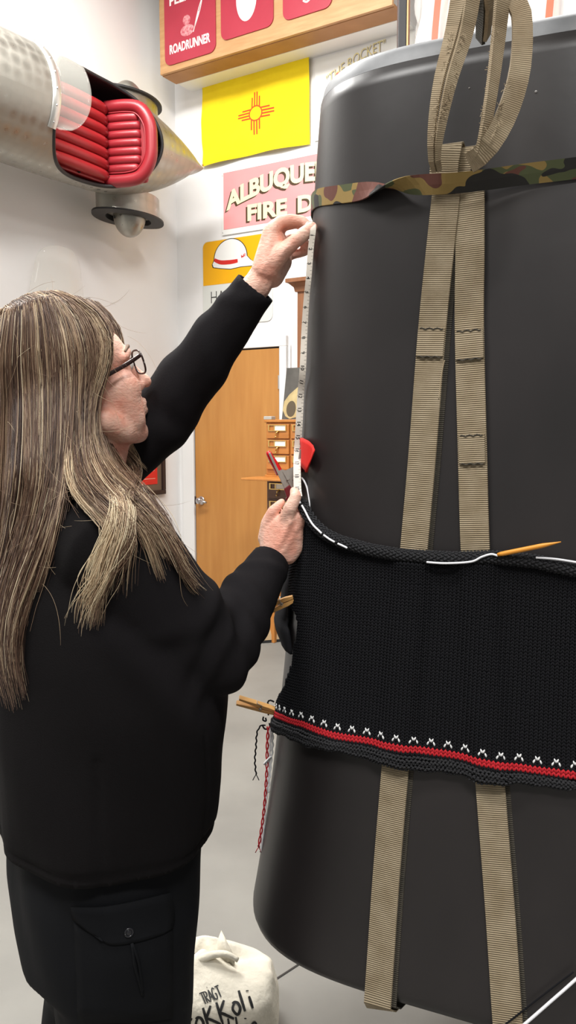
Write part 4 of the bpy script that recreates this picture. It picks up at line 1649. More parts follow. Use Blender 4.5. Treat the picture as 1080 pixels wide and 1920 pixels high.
def foff(a, z):
    """stand-off of the fabric from the tank: slack waves, edge flares"""
    h = ev(TOPC, a) - ev(BOTC, a)
    b = (z - ev(BOTC, a)) / h
    lift = 0
    for tb in STRAP_TB:
        ds = s_of(a) - np.interp(z, tb[0], tb[1])
        lift = lift + 0.0075 * np.exp(-(ds / 0.027) ** 4)
    return np.minimum(lift, 0.0085) + 0.0075 + 0.0025 * np.sin(9 * a + 4 * b) * b * (1 - b) * 2 + 0.004 * np.exp(-((b - 1.0) / 0.08) ** 2) + 0.003 * np.exp(-((b - 0.02) / 0.06) ** 2) * (1 + 0.5 * np.sin(23 * a))


DCOL = 0.0061
DROW = 0.0047
kn = empty('knitted_wrap', tpt(-2.0, 1.0), 'black hand knitted wrap with red stripe and white flecks pinned round the tank', 'knitting')
A_ = a_of(np.arange(float(s_of(TH_R)), float(s_of(TH_SIL - 0.45)), -DCOL))
# backing cloth behind the stitches
g = []
for a in np.linspace(TH_SIL - 0.45, TH_R, 150):
    zt, zb = float(ev(TOPC, a)), float(ev(BOTC, a)) + 0.01
    g.append([(a, zb + (zt - zb) * k) for k in np.linspace(0, 1, 40)])
pts = []
for col in g:
    row = []
    for a, z in col:
        a2 = max(a, float(left_lim(z)))
        row.append(fpt(a2, z, float(foff(a2, z)) - 0.0035))
    pts.append(row)
MB().grid(pts).build('backing', M_YARNBK, kn, smooth=True, solid=0.0015)

# spindle template along +y, unit length, unit radius
ang = np.linspace(0, 2 * math.pi, 5)[:-1]
SPV = [(0, -0.5, 0)] + [(math.cos(t), y, math.sin(t)) for y in (-0.22, 0.22) for t in ang] + [(0, 0.5, 0)]
SPV = np.array(SPV)
SPF = [(0, 1 + (k + 1) % 4, 1 + k) for k in range(4)] + [(1 + k, 1 + (k + 1) % 4, 5 + (k + 1) % 4, 5 + k) for k in range(4)] + [(5 + k, 5 + (k + 1) % 4, 9) for k in range(4)]


def spindles(a, z, dx, dz, length, rad, rn, off):
    """a batch of spindles on the knit surface: centre (theta, z), direction (dx, dz) in the cloth"""
    n = len(a)
    a, z = np.asarray(a), np.asarray(z)
    L_ = np.hypot(dx, dz)
    ux, uz = dx / L_, dz / L_
    loc = SPV[None]
    along = loc[..., 1] * length
    side = loc[..., 0] * rad
    nn = loc[..., 2] * rn
    X = along * np.reshape(ux, (-1, 1)) + side * np.reshape(uz, (-1, 1))
    Zd = along * np.reshape(uz, (-1, 1)) - side * np.reshape(ux, (-1, 1))
    th = shift(a[:, None], X)
    zz = z[:, None] + Zd
    o = np.broadcast_to(np.reshape(off, (-1, 1)), (n, len(SPV))) + nn
    return fpt(th, zz, o).reshape(-1, 3)


def fast_mesh(name, verts, nsp, m, parent, **pr):
    faces = []
    base = np.arange(nsp)[:, None] * len(SPV)
    tri = np.array([f for f in SPF if len(f) == 3])
    quad = np.array([f for f in SPF if len(f) == 4])
    T = (base[:, :, None] + tri[None]).reshape(-1, 3)
    Q = (base[:, :, None] + quad[None]).reshape(-1, 4)
    me = bpy.data.meshes.new(name)
    org = WLOC[parent]
    me.vertices.add(len(verts))
    me.vertices.foreach_set('co', (verts - org).ravel())
    li = np.concatenate([T.ravel(), Q.ravel()])
    me.loops.add(len(li))
    me.loops.foreach_set('vertex_index', li.astype(np.int32))
    me.polygons.add(len(T) + len(Q))
    st = np.concatenate([np.arange(len(T)) * 3, len(T) * 3 + np.arange(len(Q)) * 4])
    me.polygons.foreach_set('loop_start', st.astype(np.int32))
    me.update(calc_edges=True)
    me.validate()
    me.shade_smooth()
    me.materials.append(m)
    o = bpy.data.objects.new(name, me)
    o.parent = parent
    COL.objects.link(o)
    WLOC[o] = org
    return props(o, **pr)


cells = {'k': [], 'r': [], 'h': []}
flecks = {}
for ci, a in enumerate(A_):
    zr = float(ev(REDC, a))
    zt, zb = float(ev(TOPC, a)) - 0.008, float(ev(BOTC, a))
    r = -3
    while True:
        z = zr + r * DROW
        if z > zt:
            break
        if z > zb + 0.012 and a > left_lim(z) + 0.004:
            if r in (0, 1):
                cells['r'].append((a, z))
            elif r == 4 and ci % 4 == 0:
                flecks.setdefault(ci // 4, []).extend([(a, z, -1), (a, z, 1)])
            elif r == 3 and ci % 4 in (1, 3):
                inner = 1 if ci % 4 == 1 else -1
                flecks.setdefault((ci + 1) // 4, []).append((a, z, inner))
                cells['h'].append((a, z, -inner))
            else:
                cells['k'].append((a, z))
        r += 1


def stitch_mesh(cl, name, m, lift=0.0, k=1.0, **pr):
    a = np.array([c[0] for c in cl])
    z = np.array([c[1] for c in cl])
    off = foff(a, z) + lift
    jit = RNG.normal(0, 0.0002, len(a))
    v1 = spindles(shift(a, -0.26 * DCOL), z + jit, -0.30 * DCOL, DROW, DROW * 1.75 * k, DCOL * 0.27 * k, 0.0021, off)
    v2 = spindles(shift(a, 0.26 * DCOL), z + jit, 0.30 * DCOL, DROW, DROW * 1.75 * k, DCOL * 0.27 * k, 0.0021, off)
    return fast_mesh(name, np.vstack([v1, v2]), 2 * len(a), m, kn, **pr)


def half_mesh(cl, name, m, lift=0.0, k=1.0, **pr):
    a, z, h = (np.array([c[i] for c in cl], float) for i in range(3))
    v1 = spindles(shift(a, h * 0.26 * DCOL), z, h * 0.30 * DCOL, np.full(len(a), DROW), DROW * 1.75 * k, DCOL * 0.27 * k, 0.0021, foff(a, z) + lift)
    return fast_mesh(name, v1, len(a), m, kn, **pr)


stitch_mesh(cells['k'], 'stitches', M_YARNKD, kind='stuff')
stitch_mesh(cells['r'], 'red_stripe', M_YARNR, 0.0004, 1.08, kind='stuff', label='red two-row stripe')
for key in sorted(flecks):
    half_mesh(flecks[key], 'fleck', M_YARNW, 0.0006, 0.9)
half_mesh(cells['h'], 'half_stitches', M_YARNKD, kind='stuff')
# garter border: rows of alternating arcs
ga, gz, gx, gy, go = [], [], [], [], []
for a in a_of(np.arange(float(s_of(left_lim(LZ[0]))) + 0.001, float(s_of(TH_R)), DCOL * 0.9)):
    zt = float(ev(REDC, a)) - 1.2 * DROW
    zb = float(ev(BOTC, a)) + 0.001 + 0.0015 * math.sin(31 * a) + 0.001 * math.sin(77 * a)
    nr_ = 5
    for k in range(nr_):
        z = zb + (zt - zb) * (k + 0.25) / nr_
        for s in (-1, 1):
            ga.append(float(shift(a, s * 0.24 * DCOL + random.gauss(0, 0.0003))))
            gz.append(z + random.gauss(0, 0.0004) + (0.0012 if (k + (s > 0)) % 2 else -0.0006))
            gx.append(1.0)
            gy.append(s * (0.55 if k % 2 else -0.55))
            go.append(float(foff(a, zb + 0.01)) + 0.0005 + 0.003 * math.sin(math.pi * (k + 0.5) / nr_) + (0.0012 if k % 2 else 0.0))
ga, gz, gx, gy, go = map(np.array, (ga, gz, gx, gy, go))
fast_mesh('garter_border', spindles(ga, gz, gx, gy, DCOL * 0.95, 0.0019, 0.0022, go), len(ga), M_YARNK, kn, kind='stuff', label='charcoal garter stitch border')
bb = np.linspace(float(left_lim(LZ[0])), TH_R, 160)
MB().grid([[fpt(a, z, float(foff(a, z)) - 0.001) for z in np.linspace(float(ev(BOTC, a)) + 0.003, float(ev(REDC, a)), 6)] for a in bb]).build('border_backing', M_YARNBK, kn, smooth=True, solid=0.0015)

# rolled top edge
ra = np.linspace(TOPC[0][0] - 0.03, TH_R, 240)
RC = [fpt(a, float(ev(TOPC, a)), 0.0125) for a in ra]
RR = 0.0088
MB().tube(RC, RR, 12).build('rolled_edge', M_YARNK, kn, smooth=True)
RC = np.array(RC)
seg = np.linalg.norm(np.diff(RC, axis=0), axis=1)
cum = np.concatenate([[0], np.cumsum(seg)])
vs = []
cnt = 0
for i, s in enumerate(np.arange(0.002, cum[-1], 0.0052)):
    c = np.array([np.interp(s, cum, RC[:, k]) for k in range(3)])
    c2 = np.array([np.interp(min(s + 0.004, cum[-1]), cum, RC[:, k]) for k in range(3)])
    t = c2 - c
    if np.linalg.norm(t) < 1e-6:
        continue
    t /= np.linalg.norm(t)
    a = tang(c)
    n0 = tnrm(a)
    b0_ = np.cross(t, n0)
    for j in range(7):
        ph = -2.1 + j * 0.62 + (0.31 if i % 2 else 0)
        n_ = n0 * math.cos(ph) + b0_ * math.sin(ph)
        w_ = np.cross(n_, t)
        d = t * 0.85 + w_ * (0.55 if j % 2 else -0.55)
        d /= np.linalg.norm(d)
        s_ = np.cross(d, n_)
        p = c + n_ * RR * 1.02
        vs.append(p + SPV[:, 1:2] * 0.0072 * d + SPV[:, 0:1] * 0.0019 * s_ + SPV[:, 2:3] * 0.0017 * n_)
        cnt += 1
fast_mesh('rolled_edge_stitches', np.vstack(vs), cnt, M_YARNK, kn, kind='stuff')
# the far end of the wrap bulging out behind the tank edge
g = []
ys_ = np.linspace(1052, 1212, 22)
for y in ys_:
    th0, z0 = on_tank(546 - (y - 1052) * 0.05, y)
    k = (y - 1052) / 160
    bul = 0.004 + 0.013 * (math.sin(math.pi * min(1, k * 1.7)) ** 2) * (k < 0.59) + 0.020 * math.sin(math.pi * min(max((k - 0.38) / 0.62, 0), 1)) ** 1.3
    g.append([tpt(th0 + da, z0, bul * w + 0.006) for da, w in ((-0.9, 0.2), (-0.6, 0.5), (-0.35, 0.8), (-0.18, 1.0), (-0.08, 1.0), (-0.02, 0.85), (0.05, 0.5), (0.10, 0.1))])
MB().grid(g).build('back_flap', M_YARNKD, kn, smooth=True, solid=0.004, label='plain back flap of the wrap')
PINY = float((CAMP + ray(512, 1340) * sil_t(512, 1340))[1])
# little edge loops of wool at the lower corner
for pts in ([(514, 1316), (506, 1313), (502, 1318), (505, 1330), (503, 1341)], [(494, 1344), (493, 1350), (499, 1352), (498, 1346)], [(492, 1360), (497, 1367), (506, 1364), (505, 1356)]):
    q = [at(x, y, PINY - 0.012) for x, y in pts]
    MB().tube(resample(q, 12), 0.0016, 5).build('edge_loop', M_YARNKD, kn, smooth=True)


def yarn(pix, Y, r, m, name, lab, twist=0.0, fork=True):
    q = resample([at(x, y, Y) for x, y in pix], 60)
    k = MB()
    if twist:
        for s in (0, math.pi):
            k.tube([p + np.array([math.cos(w), math.sin(w), 0]) * twist for p, w in zip(q, np.linspace(s, s + 40, 60))], r, 6)
    else:
        q = q + np.stack([0.0008 * np.sin(np.arange(60) * 0.9), 0 * np.arange(60), 0 * np.arange(60)], 1)
        k.tube(q, r, 6)
    if fork:
        e = q[-1]
        for dx in (-0.006, 0.005):
            k.tube([e, e + [dx * 0.6, 0, -0.006], e + [dx, 0, -0.011]], r * 0.6, 5)
    return k.build(name, m, kn, smooth=True, label=lab)


yarn([(498, 1360), (489, 1361), (482, 1374), (480, 1400), (478, 1425), (480, 1452)], PINY - 0.026, 0.0014, M_YARNKD, 'yarn_tail', 'black yarn tail')
yarn([(503, 1362), (501, 1400), (500, 1450), (495, 1520), (485, 1588)], PINY - 0.032, 0.0013, M_YARNR, 'yarn_tail', 'doubled red yarn tail', 0.0019)
yarn([(511, 1364), (511, 1400), (507, 1440), (503, 1486)], PINY - 0.034, 0.0017, M_YARNW, 'yarn_tail', 'short white yarn tail', 0, False)
yarn([(508, 1364), (505, 1420), (498, 1510), (495, 1545), (489, 1598)], PINY - 0.030, 0.0017, M_YARNW, 'yarn_tail', 'long white yarn tail', 0.0012, False)
yarn([(508, 1419), (502, 1425), (495, 1433)], PINY - 0.038, 0.0022, M_YARNW, 'yarn_knot', 'white yarn knot', 0, False)

# ---------------------------------------------------------------- circular needles
na = empty('circular_needle', at(577, 950, 1.33), 'grey circular knitting needle with white cable at the left of the roll, beside the hand', 'knitting needle', 'circular knitting needles in the wrap')
q = resample([at(583, 962, 1.335), at(580, 1000, 1.325), at(576, 1030, 1.32), at(572, 1057, 1.318)], 16)
MB().tube(q, np.interp(np.linspace(0, 1, 16), [0, 0.1, 0.75, 1], [0.0018, 0.0030, 0.0028, 0.0005]), 10).build('needle_tip', M_GREYN, na, smooth=True)
q = resample([at(583, 962, 1.335), at(581, 945, 1.335), at(577, 920, 1.345), at(572, 905, 1.35), at(566, 896, 1.36)], 20)
MB().tube(q, 0.0016, 8).build('cable', M_CORD, na, smooth=True)


def surf_cable(pix, off, amp, wl, parent, r=0.0016, phase=0.0):
    q = [on_tank(x, y, 0.012) for x, y in pix]
    p = resample([(float(s_of(a)), z) for a, z in q], 120)
    ln = np.concatenate([[0], np.cumsum(np.linalg.norm(np.diff(p, axis=0), axis=1))])
    w = amp * np.sin(ln / wl * 2 * math.pi + phase) if amp else 0 * ln
    o = off + np.where(w > -0.2 * amp, 0, -0.008) if amp else np.full(len(ln), off)
    o = np.convolve(np.pad(o, 3, mode='edge'), np.ones(7) / 7, 'valid')
    pts = [fpt(a, z, oo) for (a, z), oo in zip(np.stack([a_of(p[:, 0]), p[:, 1]], 1), o)]
    return MB().tube(pts, r, 8).build('cable', M_CORD, parent, smooth=True)


for sg in ([(567, 928), (571, 936), (574, 943)], [(577, 947), (583, 958), (590, 972), (598, 984), (607, 993), (613, 999)], [(617, 1002), (628, 1010), (637, 1015)], [(643, 1018), (652, 1022), (660, 1026)]):
    surf_cable(sg, 0.0236, 0, 1, na, 0.0017)
nb_ = empty('circular_needle', at(985, 1030, 1.05), 'amber knitting needle tip poking out of the roll at right, white cable trailing', 'knitting needle', 'circular knitting needles in the wrap')
th, z = on_tank(933, 1040, 0.024)
e0 = tpt(th, z, 0.024)
th, z = on_tank(1052, 1016, 0.040)
e1 = tpt(th, z, 0.040)
q = np.array([e0 * (1 - t) + e1 * t for t in np.linspace(0, 1, 16)])
MB().tube(q, np.interp(np.linspace(0, 1, 16), [0, 0.08, 0.72, 1], [0.0024, 0.0034, 0.0033, 0.0006]), 10).build('needle_tip', M_ORN, nb_, smooth=True)
surf_cable([(805, 1052), (840, 1054), (885, 1051), (905, 1042), (922, 1037), (934, 1040)], 0.0235, 0, 1, nb_)
surf_cable([(1003, 1043), (1040, 1046), (1078, 1052)], 0.0235, 0, 1, nb_)

# ---------------------------------------------------------------- clothespins


def clothespin(tail, jaw, up, lab):
    o = empty('clothespin', jaw, lab, 'clothespin', 'wooden clothespins holding the wrap')
    tail, jaw = np.asarray(tail), np.asarray(jaw)
    d = tail - jaw
    ln = np.linalg.norm(d)
    d /= ln
    up = np.asarray(up, float)
    up = up - d * (up @ d)
    up /= np.linalg.norm(up)
    w = np.cross(d, up)
    for s in (-1, 1):
        prof = [(0.0, 0.0004, 0.0055), (0.25, 0.0006, 0.0078), (0.42, 0.0008, 0.008), (0.6, 0.0018, 0.0085), (1.0, 0.0048, 0.0088)]
        rings = []
        for t, a, b in prof:
            c = jaw + d * ln * t
            rings.append([c + up * s * a - w * 0.005, c + up * s * a + w * 0.005, c + up * s * b + w * 0.005, c + up * s * b - w * 0.005][::s])
        MB().loft(rings).build('prong', M_PIN, o, bevel=0.0006)
    c = jaw + d * ln * 0.42
    m = MB()
    m.tube([c + w * 0.0075 * q + up * 0.0025 * math.cos(20 * q) + d * 0.0025 * math.sin(20 * q) for q in np.linspace(-1, 1, 30)], 0.0008, 5)
    m.tube([c - w * 0.006, c - w * 0.006 + up * 0.009, c - w * 0.004 + up * 0.0095 + d * 0.01, c + w * 0.004 + up * 0.0095 + d * 0.01], 0.0008, 5)
    m.build('spring', M_STEEL, o, smooth=True)
    return o


clothespin(at(446, 1313, PINY - 0.03), at(518, 1334, PINY - 0.016), (0.1, -0.5, 1), 'wooden clothespin sticking out to the left of the red striped lower corner')
clothespin(at(500, 1143, 1.36), at(551, 1122, 1.345), (0.1, -0.12, 1), 'wooden clothespin half hidden by the lower sleeve, at the tank edge')

# ---------------------------------------------------------------- spring clamp
CY = 1.385
cl = empty('spring_clamp', at(545, 905, CY), 'steel spring clamp with red handles held at the top of the knitting', 'clamp')


def plate(pix, y0, y1):
    return MB().loft([[at(x, y, y0) for x, y in pix], [at(x, y, y1) for x, y in pix]])


arm1 = [(500, 846), (507, 842), (527, 880), (540, 899), (552, 921), (545, 930), (531, 912), (519, 888)]
for nm, a_, b_ in (('side_plate', CY - 0.011, CY - 0.0095), ('side_plate', CY + 0.0095, CY + 0.011)):
    plate([(519, 884), (529, 880), (551, 885), (553, 905), (548, 928), (536, 920)], a_, b_).build(nm, M_STEEL, cl)
    plate([(530, 884), (557, 872), (563, 880), (562, 908), (553, 925), (545, 912)], a_ - 0.002, b_ - 0.002).build(nm, M_STEEL, cl)
plate([(503, 850), (507, 848), (541, 922), (536, 923)], CY - 0.010, CY + 0.010).build('handle_web', M_STEEL, cl, bevel=0.001)
plate([(562, 842), (566, 843), (561, 882), (556, 880)], CY - 0.008, CY + 0.010).build('handle_web', M_STEEL, cl, bevel=0.001)
h = MB().tube(resample([at(502, 846, CY), at(509, 860, CY), at(518, 875, CY), at(525, 889, CY)], 14), np.interp(np.linspace(0, 1, 14), [0, 0.08, 0.5, 1], [0.004, 0.0066, 0.0082, 0.0088]), 14, flat=0.75)
h.build('handle_grip', M_REDPL, cl, smooth=True)
h = MB().tube(resample([at(567, 838, CY + 0.006), at(565, 855, CY + 0.004), at(562, 872, CY), at(560, 884, CY)], 14), np.interp(np.linspace(0, 1, 14), [0, 0.08, 0.5, 1], [0.004, 0.0066, 0.0075, 0.008]), 14, flat=0.75)
h.build('handle_grip', M_REDPL, cl, smooth=True)
m = MB()
cc = at(543, 900, CY)
m.tube([cc + np.array([0.0055 * math.cos(a), -0.0125 + a * 0.00055, 0.0055 * math.sin(a)]) for a in np.linspace(0, 42, 130)], 0.0011, 6)
m.build('coil_spring', M_STEEL, cl, smooth=True)
MB().tube([at(540, 897, CY - 0.014), at(540, 897, CY + 0.013)], 0.0028, 10).build('rivet', M_STEEL, cl, smooth='auto')
plate([(532, 916), (546, 906), (556, 916), (549, 934), (538, 934)], CY - 0.012, CY + 0.012).build('jaw_pad', M_REDD, cl, bevel=0.002)
plate([(534, 934), (541, 930), (548, 944), (541, 948)], CY - 0.008, CY + 0.010).build('jaw_pad', M_REDD, cl, bevel=0.002)

# red felt tab
q = [[(563, 822), (566, 850), (565, 872)], [(572, 821), (572, 846), (570, 874)], [(584, 827), (583, 852), (576, 881)], [(592, 835), (590, 858), (581, 886)], [(601, 844), (595, 860), (583, 885)]]
g = []
for i, col in enumerate(q):
    row = []
    for x, y in zip(np.interp(np.linspace(0, 2, 7), range(3), [q_[0] for q_ in col]), np.interp(np.linspace(0, 2, 7), range(3), [q_[1] for q_ in col])):
        th, z = on_tank(x, y, 0.003)
        row.append(tpt(th, z, 0.003 + 0.012 * (i / 4) ** 1.5 + 0.003 * math.sin(i * 1.5)))
    g.append(row)
g = np.array(g)
g = np.stack([np.stack([np.interp(np.linspace(0, 4, 17), range(5), g[:, j, c]) for c in range(3)], 1) for j in range(7)], 1)
MB().grid(g).build('felt_tab', M_REDFL, origin=tpt(-2.6, 1.4), smooth=True, solid=0.0015, label='small red felt tab on the tank beside the tape measure', category='tab')

# ---------------------------------------------------------------- tape measure
tp = empty('tape_measure', at(562, 800, 1.39), 'white tape measure with black inch numbers held down the tank edge', 'tape measure')
tpix = [(587, 424), (587, 434), (583, 467), (579, 520), (575, 560), (571, 620), (568, 690), (564, 740), (561, 795), (558, 845), (557, 880), (558, 918), (560, 932)]
tpts = []
for x, y in tpix:
    tpts.append(CAMP + ray(x, y) * (sil_t(x + 4, y) - 0.03 - 0.025 * max(0, (y - 780) / 140)))
tpts = resample(tpts, 120)
yaw = np.interp(np.linspace(0, 1, 120), [0, 0.2, 0.5, 0.8, 1], [-42, -42, -30, -8, 0])
tn_ = np.array([[math.sin(math.radians(a)), -math.cos(math.radians(a)), 0] for a in yaw])
TWD = 0.0128
ribbon(tpts, tn_, TWD, 0.0006, 'tape', M_TAPE, tp)
ypx = np.array([960 - F * ((p - CAMP) @ UPV) / ((p - CAMP) @ FW) for p in tpts])
INCH = ([0, 1, 2, 5, 10, 14, 16, 18, 20], [415, 441, 467, 548, 690, 795, 845, 893, 940])
tg = np.gradient(tpts, axis=0)
tg /= np.linalg.norm(tg, axis=1)[:, None]


def tape_pt(yp, d, c, lift=0.0008):
    """yp picture height of the mark, d metres further down, c across from the centre"""
    i = float(np.interp(yp, ypx, np.arange(120)))
    i0 = min(int(i), 118)
    w = i - i0
    p = tpts[i0] * (1 - w) + tpts[i0 + 1] * w
    t = tg[i0]
    n = tn_[i0]
    s = np.cross(n, t)
    s /= np.linalg.norm(s)
    if s[0] < 0:
        s = -s
    n2 = np.cross(s, t)
    if n2 @ n < 0:
        n2 = -n2
    return p + t * d + s * c + n2 * lift


m = MB()
for k in range(1, 20):
    yk = float(np.interp(k, *INCH))
    v2, f2 = text2d(str(k), 0.0092, 0.0002)
    v2 = v2 - [(v2[:, 0].min() + v2[:, 0].max()) / 2, 0]
    m.add([tape_pt(yk, x, -0.0035 + y) for x, y in v2], f2)
    for fr_, w in ((0.0, 0.0058), (0.25, 0.003), (0.5, 0.0042), (0.75, 0.003)):
        yk2 = float(np.interp(k + fr_ - 0.5 + 0.5, *INCH))
        if fr_ == 0.0:
            m.add([tape_pt(yk2, -0.00025, -0.0062), tape_pt(yk2, 0.00025, -0.0062), tape_pt(yk2, 0.00025, -0.0036), tape_pt(yk2, -0.00025, -0.0036)], [(0, 1, 2, 3)])
            m.add([tape_pt(yk2, -0.00025, 0.0036), tape_pt(yk2, 0.00025, 0.0036), tape_pt(yk2, 0.00025, 0.0062), tape_pt(yk2, -0.00025, 0.0062)], [(0, 1, 2, 3)])
        else:
            m.add([tape_pt(yk2, -0.0002, 0.0062 - w), tape_pt(yk2, 0.0002, 0.0062 - w), tape_pt(yk2, 0.0002, 0.0062), tape_pt(yk2, -0.0002, 0.0062)], [(0, 1, 2, 3)])
m.build('inch_print', M_BLACKP, tp, kind='stuff')

# ---------------------------------------------------------------- white cord and dark line low on the right
q = resample([fpt(TH_R - 0.25, 1.0, 0.02), fpt(TH_R - 0.35, 0.85, 0.03), at(1230, 1700, 1.0), at(1080, 1836, 0.985), at(1030, 1880, 0.98), at(975, 1928, 0.98), at(900, 1990, 0.98), at(820, 2120, 0.97), np.array([0.05, 0.95, 0.003]), np.array([-0.05, 0.92, 0.003])], 60)
MB().tube(q, 0.0021, 8).build('white_cord', M_CORD, origin=q[15], smooth=True, label='thin white cord slanting across the bottom right of the tank', category='cord')
qq = []  # thin dark line over the lower end of the right strap
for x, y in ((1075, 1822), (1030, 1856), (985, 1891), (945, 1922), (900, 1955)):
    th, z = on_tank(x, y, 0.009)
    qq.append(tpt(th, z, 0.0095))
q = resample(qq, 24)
MB().tube(q, 0.0013, 6).build('dark_line', M_YARNKD, origin=q[12], smooth=True, label='thin dark line crossing the lower end of the right strap', category='cord')


# ================================================================== person
YAW = math.radians(28)
PF = np.array([math.cos(YAW), math.sin(YAW), 0])       # facing
PR = np.array([math.sin(YAW), -math.cos(YAW), 0])      # her right


def ell(z, cx, cy, a, b, n=40, p=1.0):
    th = np.linspace(0, 2 * math.pi, n, endpoint=False)
    c = np.array([cx, cy, z])
    return np.array([c + PR * a * np.sign(math.cos(t)) * abs(math.cos(t)) ** p + PF * b * np.sign(math.sin(t)) * abs(math.sin(t)) ** p for t in th])


SH_R = np.array([-0.245, 1.135, 1.27])
EL_R = at(398, 1232, 1.185)
WR_R = at(511, 1046, 1.335)
SH_L = np.array([-0.400, 1.43, 1.325])
CUFF = 0.03
EL_L = np.array([-0.225, 1.475, 1.475])
WR_L = at(489, 524, 1.415)


def at_(pts):
    return [at(x, y, Y) for x, y, Y in pts]


def hand_mesh(palm, chains):
    m = MB()
    m.hull(palm)
    for pts, rad in chains:
        m.capsule(pts, rad, 14)
    return remesh(m, 0.0021, 7, 0.5)


# ---- upper (left) hand: pinching the tape against the tank
YH = 1.405
k_ = 1.4 / 1500
palmL = [(at(497, 505, YH), 26 * k_), (at(517, 470, YH + 0.005), 22 * k_), (at(515, 440, YH + 0.012), 17 * k_), (at(507, 432, YH + 0.0), 14 * k_), (at(512, 520, YH + 0.02), 20 * k_), (at(533, 492, YH + 0.03), 15 * k_), (at(536, 470, YH + 0.04), 13 * k_), (at(522, 455, YH + 0.045), 14 * k_)]
chL = [
    (at_([(455, 568, YH + 0.01), (482, 535, YH + 0.008), (500, 505, YH + 0.008)]), [28 * k_, 27 * k_, 25 * k_]),
    (at_([(505, 500, YH - 0.004), (530, 472, YH - 0.012), (552, 453, YH - 0.018), (571, 438, YH - 0.022), (584, 427, YH - 0.024)]), [20 * k_, 16 * k_, 13 * k_, 13 * k_, 11 * k_]),       # thumb
    (at_([(510, 432, YH + 0.0), (525, 417, YH + 0.004), (546, 412, YH + 0.006), (566, 414, YH + 0.006), (579, 424, YH + 0.004)]), [15 * k_, 12 * k_, 10.5 * k_, 9.5 * k_, 8 * k_]),      # index
    (at_([(514, 440, YH + 0.018), (532, 422, YH + 0.022), (556, 418, YH + 0.022), (573, 426, YH + 0.016), (581, 440, YH + 0.01)]), [14 * k_, 11 * k_, 10 * k_, 9 * k_, 8 * k_]),       # middle
    (at_([(523, 458, YH + 0.036), (546, 448, YH + 0.042), (566, 452, YH + 0.040), (579, 461, YH + 0.034)]), [13 * k_, 10.5 * k_, 9.5 * k_, 8 * k_]),       # ring
    (at_([(532, 482, YH + 0.040), (550, 477, YH + 0.048), (568, 473, YH + 0.046), (583, 468, YH + 0.038)]), [12 * k_, 9 * k_, 8.5 * k_, 7 * k_]),          # little
]
hv1, hf1 = hand_mesh(palmL, chL)

# ---- lower (right) hand: back of the hand to us, pinching the clamp and wool
YG = 1.33
g_ = 1.36 / 1500
palmR = [(at(511, 1035, YG + 0.005), 25 * g_), (at(540, 1040, YG + 0.005), 19 * g_), (at(503, 1000, YG + 0.008), 15 * g_), (at(552, 1022, YG + 0.008), 20 * g_), (at(520, 985, YG + 0.004), 15 * g_), (at(544, 972, YG + 0.0), 16 * g_), (at(558, 990, YG + 0.006), 15 * g_)]
chR = [
    (at_([(490, 1090, YG - 0.005), (505, 1060, YG + 0.002), (520, 1036, YG + 0.004)]), [27 * g_, 27 * g_, 26 * g_]),
    (at_([(498, 1010, YG + 0.012), (502, 980, YG + 0.010), (512, 958, YG + 0.006), (528, 942, YG + 0.008)]), [15 * g_, 13 * g_, 10.5 * g_, 7.5 * g_]),   # thumb
    (at_([(536, 975, YG + 0.0), (545, 952, YG - 0.012), (555, 931, YG - 0.010), (552, 921, YG + 0.008)]), [15 * g_, 12.5 * g_, 11 * g_, 9 * g_]),        # index
    (at_([(556, 988, YG + 0.004), (565, 972, YG - 0.004), (563, 958, YG + 0.012), (556, 950, YG + 0.026)]), [14 * g_, 11 * g_, 10 * g_, 8 * g_]),        # middle
    (at_([(563, 1003, YG + 0.012), (569, 988, YG + 0.014), (563, 978, YG + 0.030)]), [13 * g_, 10 * g_, 8 * g_]),        # ring
    (at_([(562, 1020, YG + 0.020), (567, 1006, YG + 0.028), (560, 998, YG + 0.040)]), [12 * g_, 9 * g_, 7 * g_]),       # little
]
hv2, hf2 = hand_mesh(palmR, chR)
# knuckle and tendon relief on the back of the lower hand
cn = CAMP


def relief(v, spots, amp, rad):
    v = v.copy()
    for s, a_ in spots:
        d = np.linalg.norm(v - s, axis=1)
        w = np.exp(-(d / rad) ** 2)[:, None]
        dirn = (CAMP - s)
        dirn /= np.linalg.norm(dirn)
        v += dirn * a_ * amp * w
    return v


sp = [(at(545, 978, YG - 0.015), 1), (at(558, 992, YG - 0.012), 1), (at(563, 1008, YG - 0.01), 0.8)]
for i in range(6):
    t = i / 5
    sp.append((at(543 - 18 * t, 985 + 40 * t, YG - 0.018), 0.55))
    sp.append((at(556 - 22 * t, 998 + 35 * t, YG - 0.016), 0.5))
hv2 = relief(hv2, sp, 0.0036, 0.0065)
sp = [(at(470 + 60, 455, YH - 0.02), -0.5)]
for i in range(6):
    t = i / 5
    sp.append((at(540 - 22 * t, 462 + 34 * t, YH - 0.03), 0.5))
    sp.append((at(509 - 6 * t, 440 + 50 * t, YH - 0.02), 0.4))
hv1 = relief(hv1, sp, 0.0034, 0.007)

# ---- head
HP = math.radians(18)
HY = math.radians(32)
HF = np.array([math.cos(HP) * math.cos(HY), math.cos(HP) * math.sin(HY), math.sin(HP)])
HR = np.array([math.sin(HY), -math.cos(HY), 0])
HU = np.cross(HR, HF)
HC = at(146, 712, 1.345)


def hp(x, y, z):
    """head frame: x forward, y to her right, z up"""
    return HC + HF * x + HR * y + HU * z


